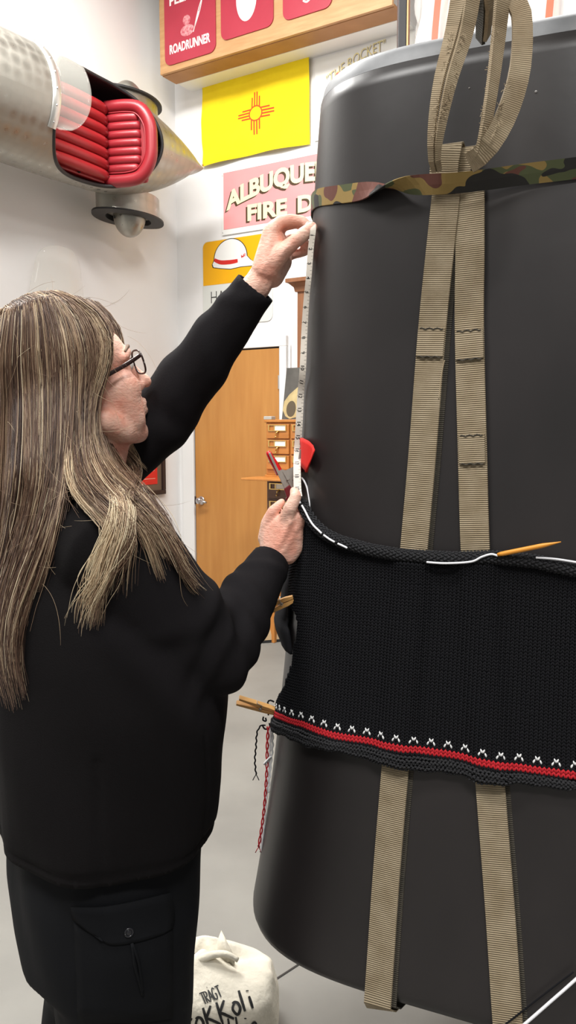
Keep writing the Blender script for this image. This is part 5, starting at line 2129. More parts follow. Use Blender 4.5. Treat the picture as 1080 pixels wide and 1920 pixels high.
HAX = np.array([HF, HR, HU])
m = MB()
m.ball(hp(-0.022, 0, 0.030), (0.098, 0.078, 0.090), 28, 18, HAX)
m.ball(hp(0.036, 0, 0.024), (0.056, 0.066, 0.058), 24, 14, HAX)          # forehead
m.ball(hp(0.028, 0, -0.038), (0.062, 0.064, 0.082), 24, 14, HAX)        # face
m.ball(hp(0.062, 0, -0.066), (0.034, 0.042, 0.048), 20, 12, HAX)       # muzzle
m.ball(hp(0.066, 0, -0.112), (0.024, 0.028, 0.020), 18, 10, HAX)       # chin
for s in (-1, 1):
    m.ball(hp(0.050, s * 0.040, -0.036), (0.036, 0.032, 0.036), 18, 10, HAX)   # cheek
    m.capsule([hp(0.048, s * 0.042, -0.045), hp(0.050, s * 0.036, -0.085), hp(0.058, s * 0.018, -0.108)], [0.030, 0.029, 0.022])
    m.capsule([hp(0.0, s * 0.058, -0.072), hp(0.030, s * 0.046, -0.098), hp(0.064, s * 0.018, -0.112)], [0.022, 0.022, 0.020])
    m.capsule([hp(0.086, s * 0.012, 0.018), hp(0.082, s * 0.035, 0.022), hp(0.066, s * 0.056, 0.014)], [0.010, 0.010, 0.008])
    m.ball(hp(0.074, s * 0.033, 0.0), 0.0135, 14, 8, HAX)          # eyeball under lid
    m.ball(hp(0.098, s * 0.010, -0.040), 0.009, 12, 8, HAX)        # nostril wing
    m.ball(hp(-0.008, s * 0.079, -0.012), (0.020, 0.009, 0.032), 16, 10, HAX)    # ear
m.capsule([hp(0.088, 0, 0.006), hp(0.102, 0, -0.018), hp(0.113, 0, -0.036)], [0.009, 0.010, 0.012])
m.capsule([hp(0.092, -0.016, -0.070), hp(0.098, 0, -0.067), hp(0.092, 0.016, -0.070)], [0.005, 0.0075, 0.005])
m.capsule([hp(0.090, -0.015, -0.082), hp(0.096, 0, -0.083), hp(0.090, 0.015, -0.082)], [0.005, 0.0075, 0.005])
m.capsule([hp(-0.02, 0, -0.05), hp(-0.035, 0, -0.13), np.array([-0.345, 1.285, 1.33])], [0.062, 0.058, 0.07])
m.capsule([hp(0.02, 0, -0.10), hp(-0.01, 0, -0.14)], [0.04, 0.045])
m.capsule([np.array([-0.345, 1.285, 1.36]), np.array([-0.33, 1.28, 1.22])], [0.06, 0.09])
hv3, hf3 = remesh(m, 0.0034, 9, 0.5)

# ---- hidden body under the clothes
HIPZ = 0.70
FOOT_R = np.array([-0.265, 1.17, 0.0])
FOOT_L = np.array([-0.43, 1.46, 0.0])
m = MB()
for (z, cx, cy, a, b) in ():
    pass
m.loft([ell(z, cx, cy, a - 0.03, b - 0.03) for z, cx, cy, a, b in ((0.66, -0.30, 1.25, 0.19, 0.15), (0.8, -0.29, 1.25, 0.2, 0.165), (1.0, -0.285, 1.262, 0.205, 0.175), (1.2, -0.31, 1.27, 0.19, 0.14), (1.30, -0.33, 1.285, 0.16, 0.10), (1.37, -0.34, 1.29, 0.09, 0.08))])
for sh, el_, wr in ((SH_R, EL_R, WR_R), (SH_L, EL_L, WR_L)):
    m.capsule([sh, el_, wr], [0.052, 0.042, 0.026])
HIP_R = np.array([-0.30, 1.25, 0.72]) + PR * 0.09
HIP_L = np.array([-0.30, 1.25, 0.72]) - PR * 0.09
KN_R = np.array([-0.255, 1.165, 0.44])
KN_L = np.array([-0.355, 1.38, 0.42])
for h_, kne, ft in ((HIP_R, KN_R, FOOT_R), (HIP_L, KN_L, FOOT_L)):
    m.capsule([h_, kne, ft + Z3 * 0.09], [0.085, 0.055, 0.04])
    m.capsule([ft + Z3 * 0.06, ft + PF * 0.12 + Z3 * 0.045], [0.035, 0.03])
hv4, hf4 = remesh(m, 0.012, 3)
pm = MB()
for vv, ff in ((hv1, hf1), (hv2, hf2), (hv3, hf3), (hv4, hf4)):
    pm.add(vv, ff)
person = pm.build('person', M_SKIN, origin=(-0.32, 1.30, 0.0), smooth=True, label='person with long hair and glasses in black jacket and trousers measuring the tank', category='person')


def wrinkle(v, f, fn):
    """push vertices along their normals by fn(v)"""
    me = bpy.data.meshes.new('t')
    me.from_pydata(v.tolist(), [], f)
    n = np.empty(len(v) * 3)
    me.vertices.foreach_get('normal', n)
    bpy.data.meshes.remove(me)
    return v + n.reshape(-1, 3) * fn(v)[:, None]


def seg_t(v, a, b):
    d = b - a
    t = ((v - a) @ d) / (d @ d)
    dist = np.linalg.norm(v - (a + np.clip(t, 0, 1)[:, None] * d), axis=1)
    return t, dist


# ---- jacket
m = MB()
TOR = [(0.80, -0.302, 1.248, 0.208, 0.160), (0.84, -0.297, 1.25, 0.213, 0.168), (0.90, -0.293, 1.255, 0.216, 0.176), (0.97, -0.291, 1.26, 0.218, 0.180), (1.04, -0.290, 1.262, 0.216, 0.180),
       (1.12, -0.293, 1.267, 0.212, 0.176), (1.20, -0.308, 1.272, 0.205, 0.155), (1.27, -0.325, 1.28, 0.192, 0.125), (1.32, -0.335, 1.285, 0.158, 0.10), (1.355, -0.342, 1.288, 0.11, 0.085), (1.385, -0.345, 1.288, 0.08, 0.075)]
m.loft([ell(*r, p=0.92) for r in TOR])
dR = (WR_R - EL_R) / np.linalg.norm(WR_R - EL_R)
dL = (WR_L - EL_L) / np.linalg.norm(WR_L - EL_L)
m.capsule([np.array([-0.33, 1.28, 1.27]), SH_R, SH_R * 0.5 + EL_R * 0.5 + Z3 * -0.008, EL_R], [0.09, 0.088, 0.078, 0.062], 20)
m.capsule([EL_R, EL_R * 0.5 + WR_R * 0.5, WR_R - dR * 0.012], [0.062, 0.050, 0.0355], 20)
m.capsule([np.array([-0.34, 1.30, 1.29]), SH_L, SH_L * 0.45 + EL_L * 0.55, EL_L], [0.09, 0.080, 0.070, 0.060], 20)
m.capsule([EL_L, EL_L * 0.5 + WR_L * 0.5, WR_L - dL * 0.022], [0.060, 0.050, 0.0375], 20)
jv, jf = remesh(m, 0.0065, 10, 0.5)


def folds(v):
    o = np.zeros(len(v))
    rn = np.random.default_rng(3)
    for a, b, lst in ((SH_R, EL_R, ((0.55, 0.0045, 0.10), (0.75, 0.006, 0.09), (0.95, 0.006, 0.08))), (EL_R, WR_R, ((0.05, 0.006, 0.10), (0.28, 0.0045, 0.08), (0.50, 0.0035, 0.07), (0.82, 0.0022, 0.05))),
                      (SH_L, EL_L, ((0.5, 0.004, 0.12), (0.8, 0.004, 0.1))), (EL_L, WR_L, ((0.15, 0.004, 0.1), (0.5, 0.003, 0.08), (0.86, 0.0022, 0.05)))):
        t, dist = seg_t(v, a, b)
        near = np.exp(-np.clip(dist - 0.07, 0, 1) / 0.015) * (t > -0.3) * (t < 1.3)
        d = (b - a) / np.linalg.norm(b - a)
        up_ = np.cross(d, [0, 1, 0])
        up_ /= np.linalg.norm(up_)
        q = (v - a) @ up_
        for c, am, wd_ in lst:
            x = (t - c - 2.2 * q * (1 if c < 0.7 else -1)) / wd_
            o += 1.15 * am * near * (np.exp(-x * x) - 0.6 * np.exp(-(x - 1.3) ** 2))
    # torso drape
    z = v[:, 2]
    th = np.arctan2((v - [-0.29, 1.26, 0]) @ PF, (v - [-0.29, 1.26, 0]) @ PR)
    tor = np.exp(-np.clip(z - 1.15, 0, 1) / 0.05)
    o += tor * 0.006 * np.sin(5 * th + 14 * z) * np.exp(-((z - 1.0) / 0.12) ** 2)
    o += tor * 0.0035 * np.sin(9 * th) * np.exp(-((z - 0.82) / 0.06) ** 2)
    # hem thickness and side seams
    o += 0.003 * np.exp(-((z - 0.828) / 0.004) ** 2) * -1
    for t0 in (-0.35, 0.45):
        o -= 0.003 * np.exp(-((th - t0) / 0.02) ** 2) * (z < 1.0)
    return o


jv = wrinkle(jv, jf, folds)


def open_end(v, f, c, d, r, depth):
    """remove the closed end cap beyond the plane through c"""
    v = np.asarray(v)
    s = (v - c) @ d
    rr = np.linalg.norm(v - c, axis=1)
    kill = (s > depth) & (rr < r)
    ff = [q for q in f if not any(kill[i] for i in q)]
    # flatten the rim
    v = v.copy()
    sel = (s > depth - 0.008) & (rr < r) & ~kill
    v[sel] -= np.outer(s[sel] - (depth - 0.002), d) * 0.85
    return v, ff


jv, jf = open_end(jv, jf, WR_R - dR * 0.018, dR, 0.075, 0.014)
jv, jf = open_end(jv, jf, WR_L - dL * 0.030, dL, 0.075, 0.016)
jv, jf = open_end(jv, jf, np.array([-0.30, 1.25, 0.797]), np.array([0, 0, -1.0]), 0.3, -0.016)
jm = MB().add(jv, jf)
jk = jm.build('jacket', M_JACK, person, smooth=True, solid=0.0035)
# smooth jersey sleeves set into the fleece body, blended at the armhole
tR, dRr = seg_t(jv, SH_R, EL_R)
tL, dLl = seg_t(jv, SH_L, EL_L)
ss = lambda x: np.clip(x, 0, 1) ** 2 * (3 - 2 * np.clip(x, 0, 1))
slv = np.maximum(ss((tR - 0.0) / 0.25) * ss((0.135 - dRr) / 0.045), ss((tL - 0.0) / 0.25) * ss((0.14 - dLl) / 0.045))
slv = np.maximum(slv, np.maximum(ss((0.11 - seg_t(jv, EL_R, WR_R)[1]) / 0.03), ss((0.11 - seg_t(jv, EL_L, WR_L)[1]) / 0.03)))
sa_t = jk.data.attributes.new('sleeve', 'FLOAT', 'POINT')
sa_t.data.foreach_set('value', slv.astype(np.float32))
nt_ = M_JACK.node_tree
bs_ = nt_.nodes['Principled BSDF']
an = nt_.nodes.new('ShaderNodeAttribute')
an.attribute_name = 'sleeve'
mx_ = nt_.nodes.new('ShaderNodeMix')
mx_.data_type = 'RGBA'
mx_.inputs[6].default_value = srgb(16, 14, 15)
mx_.inputs[7].default_value = srgb(26, 24, 26)
nt_.links.new(an.outputs['Fac'], mx_.inputs[0])
nt_.links.new(mx_.outputs[2], bs_.inputs['Base Color'])
JB = bvh_of(jv, jf)
# sleeve cuff hems
for wr, d, r, yaxis in ((WR_R, dR, 0.0345, 1), (WR_L, dL, 0.0365, 1)):
    pass

# ---- trousers
m = MB()
m.loft([ell(z, cx, cy, a, b, p=0.95) for z, cx, cy, a, b in ((0.60, -0.305, 1.245, 0.19, 0.135), (0.66, -0.305, 1.245, 0.195, 0.142), (0.74, -0.303, 1.247, 0.195, 0.148), (0.84, -0.295, 1.25, 0.19, 0.15))])
for h_, kne, ft in ((HIP_R, KN_R, FOOT_R), (HIP_L, KN_L, FOOT_L)):
    m.capsule([h_ - Z3 * 0.02, h_ * 0.5 + kne * 0.5, kne, kne * 0.4 + ft * 0.6, ft + Z3 * 0.10], [0.118, 0.108, 0.092, 0.084, 0.078], 20)
tv, tf = remesh(m, 0.008, 8)


def tfold(v):
    th = np.arctan2(v[:, 1] - 1.25, v[:, 0] + 0.3)
    return 0.0035 * np.sin(6 * th + 9 * v[:, 2]) * np.sin(17 * v[:, 2] + 2 * th)


tv = wrinkle(tv, tf, tfold)
MB().add(tv, tf).build('trousers', M_TROU, person, smooth=True)
TB = bvh_of(tv, tf)
tr_o = [c for c in person.children if c.name.startswith('trousers')][0]


def on_bvh(b, x, y):
    r = ray(x, y)
    r = r / np.linalg.norm(r)
    h = b.ray_cast(Vector(CAMP), Vector(r))
    if h[0] is None:
        return None, None
    n = np.array(h[1])
    return np.array(h[0]), (n if n @ r < 0 else -n)


def sheet_on(b, rows, lift, cols=14):
    """cloth piece lying on a body surface: rows of picture points"""
    g = []
    for row in rows:
        q = []
        for x, y in resample(row, cols):
            p, n = on_bvh(b, x, y)
            if p is None:
                p, n = q[-1] if q else (at(x, y, 1.1), -np.array(FW))
            q.append((p, n))
        g.append([p + n * lift for p, n in q])
    return g


FLAP = [[(137, 1697), (190, 1697), (250, 1687), (316, 1671)], [(139, 1708), (190, 1712), (250, 1704), (320, 1690)], [(142, 1722), (190, 1730), (250, 1724), (322, 1708)], [(160, 1736), (200, 1748), (250, 1742), (322, 1726)],
        [(178, 1748), (205, 1762), (250, 1758), (318, 1741)], [(192, 1757), (210, 1768), (255, 1764), (300, 1751)]]
fl_o = MB().grid(sheet_on(TB, FLAP, 0.0065)).build('pocket_flap', M_TROU, tr_o, smooth=True, solid=0.003)
POCK = [[(140 + 8 * k / 6, 1715 + 34 * k), (200 + 2 * k, 1735 + 30 * k), (260, 1735 + 30 * k), (322, 1715 + 32 * k)] for k in range(7)]
MB().grid(sheet_on(TB, POCK, 0.0035)).build('cargo_pocket', M_TROU, tr_o, smooth=True, solid=0.002)
p, n = on_bvh(TB, 240, 1745)
b1 = np.cross(n, Z3)
b1 /= np.linalg.norm(b1)
b2 = np.cross(n, b1)
MB().tube([p + n * 0.0075 + 0.0055 * (b1 * math.cos(a) + b2 * math.sin(a)) for a in np.linspace(0, 2 * math.pi, 20)], 0.0015, 6).ball(p + n * 0.0072, (0.005, 0.005, 0.0012), 12, 5, [b1, b2, n]).build('button', mat('button_black', srgb(30, 30, 34), 0.2), tr_o, smooth=True)
# pleat line below the flap
m = MB()
for ln in ([(246, 1766), (258, 1800), (266, 1860)], [(246, 1766), (252, 1806), (266, 1860)]):
    q = []
    for x, y in resample(ln, 12):
        p, n = on_bvh(TB, x, y)
        q.append(p + n * 0.0055)
    m.tube(q, 0.0022, 6)
m.build('pocket_pleat', M_TROU, tr_o, smooth=True)
# shoes
for ft in (FOOT_R, FOOT_L):
    rings = []
    for t in np.linspace(0, 1, 14):
        w = 0.043 * math.sin(math.pi * (0.16 + 0.72 * t)) ** 0.6
        h = 0.085 - 0.035 * t - 0.03 * max(0, t - 0.8) * 5 * 0.5
        c = ft + PF * (-0.085 + 0.26 * t)
        rings.append([c + PR * w * math.cos(a) + Z3 * (0.003 + h * (0.5 + 0.5 * math.sin(a))) for a in np.linspace(0, 2 * math.pi, 16, endpoint=False)])
    MB().loft(rings).build('shoe', M_TYRE, person, smooth=True)

# ---- glasses (head frame)
gl = []
m = MB()
for s in (-1, 1):
    rim_ = []
    for a in np.linspace(0, 2 * math.pi, 33):
        ca, sa_ = math.cos(a), math.sin(a)
        y = s * 0.034 + 0.027 * np.sign(ca) * abs(ca) ** 0.7
        z = 0.000 + 0.020 * np.sign(sa_) * abs(sa_) ** 0.7
        rim_.append(hp(0.101 - 0.16 * abs(y) ** 1.3, y, z))
    m.tube(rim_, 0.0016, 6)
m.capsule([hp(0.101, -0.008, 0.006), hp(0.104, 0, 0.009), hp(0.101, 0.008, 0.006)], [0.0018, 0.0018, 0.0018], 6)
gf = m.build('glasses_frame', M_GLASSF, person, smooth=True)
for s in (-1, 1):
    path = resample([hp(0.094, s * 0.062, 0.012), hp(0.088, s * 0.072, 0.011), hp(0.06, s * 0.078, 0.004), hp(0.0, s * 0.084, -0.008), hp(-0.03, s * 0.083, -0.02)], 20)
    th = np.linspace(0, 2 * math.pi, 8, endpoint=False)
    MB().loft([[p + HU * 0.0035 * math.cos(a) + HR * 0.0013 * math.sin(a) for a in th] for p in path]).build('temple_arm', M_GLASSF, gf, smooth=True)
    lens = []
    for rr in (0.98, 0.5, 0.02):
        row = []
        for a in np.linspace(0, 2 * math.pi, 25)[:-1]:
            ca, sa_ = math.cos(a), math.sin(a)
            y = s * 0.034 + rr * 0.027 * np.sign(ca) * abs(ca) ** 0.7
            z = rr * 0.020 * np.sign(sa_) * abs(sa_) ** 0.7
            row.append(hp(0.101 - 0.16 * abs(y) ** 1.3, y, z))
        lens.append(row + row[:1])
    MB().grid(lens).build('lens', M_LENS, gf, smooth=True)
# eyes and brows
for s in (-1, 1):
    e = MB().ball(hp(0.0765, s * 0.033, 0.001), 0.0122, 16, 10, HAX).build('eye', mat('eye_white', srgb(232, 226, 220), 0.2), person, smooth=True)
    MB().ball(hp(0.0855, s * 0.0335, 0.001), (0.0036, 0.0055, 0.0055), 12, 8, HAX).build('iris', mat('iris_grey', srgb(70, 84, 96), 0.2), e, smooth=True)
    MB().capsule([hp(0.092, s * 0.016, 0.026), hp(0.089, s * 0.034, 0.030), hp(0.074, s * 0.054, 0.024)], [0.003, 0.0035, 0.002], 8).build('eyebrow', M_HCAP, person, smooth=True)
# finger nails
for (x, y, Y, lw_, lh_) in ((579, 421, YH - 0.0265, 0.0058, 0.0075),):
    c = at(x, y, Y)
    d = at(584, 424, YH - 0.015) - at(570, 436, YH - 0.018)
    d /= np.linalg.norm(d)
    n = CAMP - c
    n /= np.linalg.norm(n)
    n = n - d * (n @ d)
    n += np.cross(d, n) * -0.35
    n /= np.linalg.norm(n)
    MB().ball(c, (lh_, lw_, 0.0018), 14, 8, [d, np.cross(n, d), n]).build('fingernail', M_NAIL, person, smooth=True)

# ---- hair: under-mass plus strands
HS = (0.114, 0.098, 0.105)
hair_core = hp(-0.026, 0, 0.037)


def hair_shell(p):
    q = np.array([(p - hair_core) @ HF / HS[0], (p - hair_core) @ HR / HS[1], (p - hair_core) @ HU / HS[2]])
    return q


m = MB()
rings = []
for i in range(15):
    ph = math.radians(-60 + 148 * i / 14)
    rr = []
    for k in range(40):
        th = 2 * math.pi * k / 40
        x, y, z = math.cos(th) * math.cos(ph), math.sin(th) * math.cos(ph), math.sin(ph)
        # pull the front back to leave the face free
        front = max(0.0, x)
        lim = 0.55 + 0.45 * max(0, z)
        if z < 0.55:
            x = min(x, 0.22 + 0.80 * max(0, z))
        rr.append(hair_core + HF * x * (HS[0] - 0.004) + HR * y * (HS[1] - 0.008) + HU * z * (HS[2] - 0.004))
    rings.append(rr)
m.loft(rings)
m.capsule([hp(-0.05, 0.035, 0.0), hp(-0.06, 0.045, -0.10), np.array([-0.375, 1.21, 1.37])], [0.055, 0.055, 0.05])
m.capsule([hp(-0.05, -0.035, 0.0), hp(-0.06, -0.045, -0.10), np.array([-0.42, 1.34, 1.36])], [0.06, 0.06, 0.05])
cv, cf = remesh(m, 0.006, 6)
hair = MB().add(cv, cf).build('hair', M_HCAP, person, smooth=True, label='long grey-blonde hair')
HB = bvh_of(np.vstack([cv, jv]), cf + [tuple(i + len(cv) for i in q) for q in jf])

# guides: picture points; depth from the surface they lie on
GUIDES = [
    [(178, 566), (212, 598), (231, 642), (220, 692), (190, 728), (190, 790), (213, 850), (258, 905), (305, 965), (340, 1040), (378, 1098)],
    [(142, 560), (185, 592), (206, 646), (194, 704), (175, 760), (178, 830), (205, 888), (255, 938), (300, 992), (332, 1058), (362, 1096)],
    [(122, 556), (160, 592), (182, 655), (172, 735), (160, 805), (168, 870), (200, 925), (244, 962), (285, 1008), (305, 1060), (318, 1094)],
    [(105, 555), (135, 598), (153, 675), (150, 765), (148, 850), (162, 908), (196, 950), (228, 985), (222, 1040), (192, 1096), (180, 1160)],
    [(92, 556), (112, 605), (128, 690), (130, 780), (132, 865), (142, 915), (172, 955), (200, 990), (190, 1050), (165, 1110), (172, 1178)],
]
GUIDES2 = [
    [(100, 556), (122, 605), (135, 690), (132, 790), (125, 880), (112, 950), (95, 1010), (75, 1070), (52, 1130), (38, 1200), (44, 1280)],
    [(82, 558), (96, 610), (105, 700), (104, 800), (98, 895), (84, 965), (64, 1030), (42, 1095), (26, 1170), (24, 1245), (42, 1312)],
    [(60, 561), (66, 620), (72, 720), (72, 820), (68, 915), (52, 990), (32, 1060), (14, 1125), (6, 1200), (12, 1270), (26, 1322)],
    [(36, 567), (36, 632), (36, 735), (36, 835), (32, 925), (20, 1005), (4, 1075), (-10, 1140), (-14, 1210), (-10, 1275), (4, 1326)],
    [(12, 576), (6, 650), (3, 750), (2, 850), (-4, 950), (-14, 1030), (-26, 1105), (-34, 1175), (-36, 1245), (-32, 1310), (-24, 1340)],
    [(-12, 588), (-28, 665), (-34, 765), (-36, 865), (-42, 965), (-52, 1050), (-60, 1130), (-64, 1200), (-62, 1270), (-58, 1330), (-52, 1360)],
]
NP = 34


def lift_guide(g, off, over=False):
    pix = resample(g, NP)
    Y = []
    for x, y in pix:
        p, n = on_bvh(HB, x, y)
        Y.append(p[1] if p is not None else np.nan)
    Y = np.array(Y)
    ok = ~np.isnan(Y)
    idx = np.arange(NP)
    if ok.sum() < 2:
        Y[:] = 1.3
    else:
        Y = np.interp(idx, idx[ok], Y[ok])
    # hair bridges hollows: running minimum then smooth
    Ym = np.array([Y[max(0, i - 2):i + 3].min() for i in idx])
    Ym = np.convolve(np.pad(Ym, 3, mode='edge'), np.ones(7) / 7, 'valid')
    Yf = np.minimum(Ym, Y) - off
    pts = [at(x, y, yy) for (x, y), yy in zip(pix, Yf)]
    out = []
    for p in pts:                                   # keep clear of the skull
        q = hair_shell(p)
        n = np.linalg.norm(q)
        if n < 1.05:
            q = q / n * 1.05
            p = hair_core + HF * q[0] * HS[0] + HR * q[1] * HS[1] + HU * q[2] * HS[2]
        out.append(p)
    if over:                                        # run over the crown to the parting
        q0 = hair_shell(out[0])
        q0 = q0 / np.linalg.norm(q0)
        q1 = np.array([q0[0] * 0.75, -0.25, 0.0])
        q1[2] = math.sqrt(max(0.05, 1 - q1 @ q1))
        pre = []
        for w in np.linspace(0, 1, 7)[:-1]:
            q = q1 * (1 - w) + q0 * w
            q = q / np.linalg.norm(q) * 1.05
            pre.append(hair_core + HF * q[0] * HS[0] + HR * q[1] * HS[1] + HU * q[2] * HS[2])
        out = resample(pre + out, NP)
    return np.array(out)


GA = np.array([lift_guide(g, 0.008, True) for g in GUIDES])
GB = np.array([lift_guide(g, 0.008, True) for g in GUIDES2])
S = []
SR = []
ST = []


def sheet(G, n, jit, lenr=(0.75, 1.05), clump=9, rad=0.00042, start=(0.0, 0.10), tone=(0.2, 0.75), bend=0.004, thick=0.012):
    k = len(G)
    cl_off = RNG.normal(0, 1, (int(k * clump) + 2, 3))
    cl_tone = RNG.uniform(-0.3, 0.3, int(k * clump) + 2)
    cl_len = RNG.random(int(k * clump) + 2)
    for _ in range(n):
        x = RNG.uniform(0, k - 1)
        i = min(int(x), k - 2)
        w = x - i
        w = w * w * (3 - 2 * w) * 0.4 + w * 0.6
        p = G[i] * (1 - w) + G[i + 1] * w
        ci = int(x * clump)
        t = np.linspace(0, 1, NP)
        # gather into locks toward the ends
        wc = (x * clump - ci - 0.5) / clump
        pull = -wc * 0.95 * np.clip((t - 0.3) / 0.6, 0, 1)
        p = p + (G[i + 1] - G[i]) * pull[:, None]
        off = RNG.normal(0, 1, 3)
        depth = RNG.random()
        p = p + off * (0.0012 + jit * t[:, None])
        p = p + cl_off[ci] * 0.006 * np.clip(t[:, None] - 0.25, 0, 1)
        nd = (CAMP - p)
        nd /= np.linalg.norm(nd, axis=1)[:, None]
        p = p + nd * (depth * thick - 0.004) * np.clip(t * 4, 0.25, 1)[:, None]
        fr, am, ph = RNG.uniform(4, 9), RNG.normal(0, bend), RNG.uniform(0, 6)
        p = p + np.outer(np.sin(fr * t + ph) * t * am, [1, 0.2, 0.3])
        p = p + np.outer(np.sin(1.7 * ci + 8 * t) * np.clip(t - 0.25, 0, 1) * 0.009, [1, 0, 0.15])
        a = RNG.uniform(*start)
        b = lenr[1] - (lenr[1] - lenr[0]) * cl_len[ci] - 0.38 * RNG.random() ** 2.5 * (lenr[1] > 0.8)
        q = np.stack([np.interp(np.linspace(a, min(b, 1.0), 20), t, p[:, c]) for c in range(3)], 1)
        S.append(q)
        SR.append(rad * RNG.uniform(0.7, 1.5))
        tn = np.clip(RNG.uniform(*tone) + cl_tone[ci] - 0.15 * (1 - depth), 0, 1)
        if RNG.random() < 0.12:
            tn = RNG.uniform(0.75, 1.0)
        ST.append(tn)


sheet(GA[:3], 1700, 0.003, (0.72, 1.05), 7, 0.00048, tone=(0.22, 0.68))
sheet(GA[2:], 900, 0.004, (0.7, 1.05), 7, 0.00046, tone=(0.22, 0.72))
sheet(GB, 2600, 0.004, (0.78, 1.05), 8, 0.00048, tone=(0.08, 0.58))
sheet(np.array([GA[3], GB[0], GB[1]]), 520, 0.003, (0.5, 0.62), 8, 0.00048, tone=(0.12, 0.6))
# pale tuft over the shoulder
TU = np.array([lift_guide(g, 0.014) for g in ([(196, 905), (212, 945), (206, 985), (190, 1030), (172, 1085), (160, 1135), (150, 1168)], [(212, 905), (232, 945), (226, 990), (208, 1040), (192, 1090), (168, 1130), (172, 1182)], [(230, 915), (252, 955), (250, 1000), (232, 1035), (206, 1065), (186, 1110), (168, 1150)])])
sheet(TU, 330, 0.006, (0.5, 1.05), 4, 0.00042, (0.0, 0.2), (0.62, 1.0), 0.006)
# the curl by the jaw
CU = np.array([lift_guide(g, 0.012) for g in ([(206, 800), (228, 832), (252, 858), (264, 884), (258, 912), (246, 935), (262, 962)], [(196, 812), (214, 845), (236, 868), (250, 890), (246, 912), (236, 938), (250, 972)])])
sheet(CU, 330, 0.002, (0.8, 1.05), 3, 0.00042, (0.0, 0.1), (0.35, 0.8), 0.002)
# locks in front of the cheek and under the chin
CK = np.array([lift_guide(g, 0.006) for g in ([(190, 720), (200, 770), (222, 820), (246, 858), (262, 880)], [(198, 716), (212, 770), (234, 820), (256, 850), (266, 876)])])
sheet(CK, 60, 0.003, (0.8, 1.05), 3, 0.00035, (0.0, 0.1), (0.5, 0.9), 0.003)
# strands trailing along the front of the shoulder
FS = np.array([lift_guide(g, 0.006) for g in ([(268, 905), (300, 950), (330, 1005), (352, 1050), (392, 1108)], [(250, 915), (285, 965), (310, 1020), (335, 1062), (372, 1104)])])
sheet(FS, 200, 0.004, (0.6, 1.05), 3, 0.0004, (0.0, 0.2), (0.25, 0.7), 0.005)
# far side of the head, mirrored through the middle of the head
for G, n in ((GA[2:, :20] - HF * 0.015, 500), (GB[:, :26], 800)):
    MG = []
    for g in G:
        q = g - 2 * np.outer((g - HC) @ HR, HR)
        MG.append(resample(q, NP))
    sheet(np.array(MG), n, 0.003, (0.8, 1.05), 6, 0.0006, tone=(0.15, 0.65), thick=0.0)
# flyaways
for _ in range(150):
    src = GA[RNG.integers(0, 5)] if RNG.random() < 0.6 else GB[RNG.integers(0, 5)]
    i = RNG.integers(4, NP - 6)
    p = src[i] + RNG.normal(0, 0.008, 3) - np.array([0, 0.012, 0])
    d = RNG.normal(0, 1, 3) * [1, 0.4, 0.7] + np.array([0.3, 0, -0.6])
    d /= np.linalg.norm(d)
    c = np.cross(d, [0, 1, 0]) * RNG.normal(0, 0.5)
    ln = RNG.uniform(0.03, 0.10)
    t = np.linspace(0, 1, 20)[:, None]
    S.append(p + d * ln * t + c * ln * t * t)
    SR.append(0.00022)
    ST.append(RNG.uniform(0.45, 1.0))
S = np.array(S)
SR = np.array(SR)
ST = np.array(ST)
n_, k_pts = S.shape[:2]
tg = np.gradient(S, axis=1)
tg /= np.linalg.norm(tg, axis=2, keepdims=True) + 1e-9
view = np.array([0.3, -1.0, 0.4])
a1 = np.cross(tg, view)
a1 /= np.linalg.norm(a1, axis=2, keepdims=True) + 1e-9
a2 = np.cross(tg, a1)
prof_ = np.interp(np.linspace(0, 1, k_pts), [0, 0.1, 0.8, 1], [0.8, 1, 0.9, 0.25])
R_ = SR[:, None] * prof_[None]
V3 = np.stack([S + R_[..., None] * (math.cos(w) * a1 + math.sin(w) * a2) for w in (0.5, 0.5 + 2.094, 0.5 + 4.189)], 2)   # n,k,3,3
verts = V3.reshape(-1, 3)
bi = (np.arange(n_) * k_pts * 3)[:, None, None] + (np.arange(k_pts - 1) * 3)[None, :, None]
q = np.stack([np.stack([bi[..., 0] + j, bi[..., 0] + (j + 1) % 3, bi[..., 0] + 3 + (j + 1) % 3, bi[..., 0] + 3 + j], -1) for j in range(3)], 2).reshape(-1, 4)
me = bpy.data.meshes.new('strands')
me.vertices.add(len(verts))
me.vertices.foreach_set('co', (verts - WLOC[hair]).ravel())
me.loops.add(q.size)
me.loops.foreach_set('vertex_index', q.ravel().astype(np.int32))
me.polygons.add(len(q))
me.polygons.foreach_set('loop_start', (np.arange(len(q)) * 4).astype(np.int32))
me.update(calc_edges=True)
me.shade_smooth()
at_tone = me.attributes.new('tone', 'FLOAT', 'POINT')
at_tone.data.foreach_set('value', np.repeat(ST, k_pts * 3).astype(np.float32))
me.materials.append(M_HAIR)
so_ = bpy.data.objects.new('strands', me)
so_.parent = hair
COL.objects.link(so_)
props(so_, kind='stuff')

# ================================================================== cotton bag on the floor
BX = at(405, 1870, 1.80)
BX[2] = 0
bag = empty('tote_bag', BX, 'white cotton tote bag with black handwritten lettering slumped on the floor', 'bag')
rb = np.array([1.0, 0.08, 0])
fb = np.array([0.08, -1.0, 0])


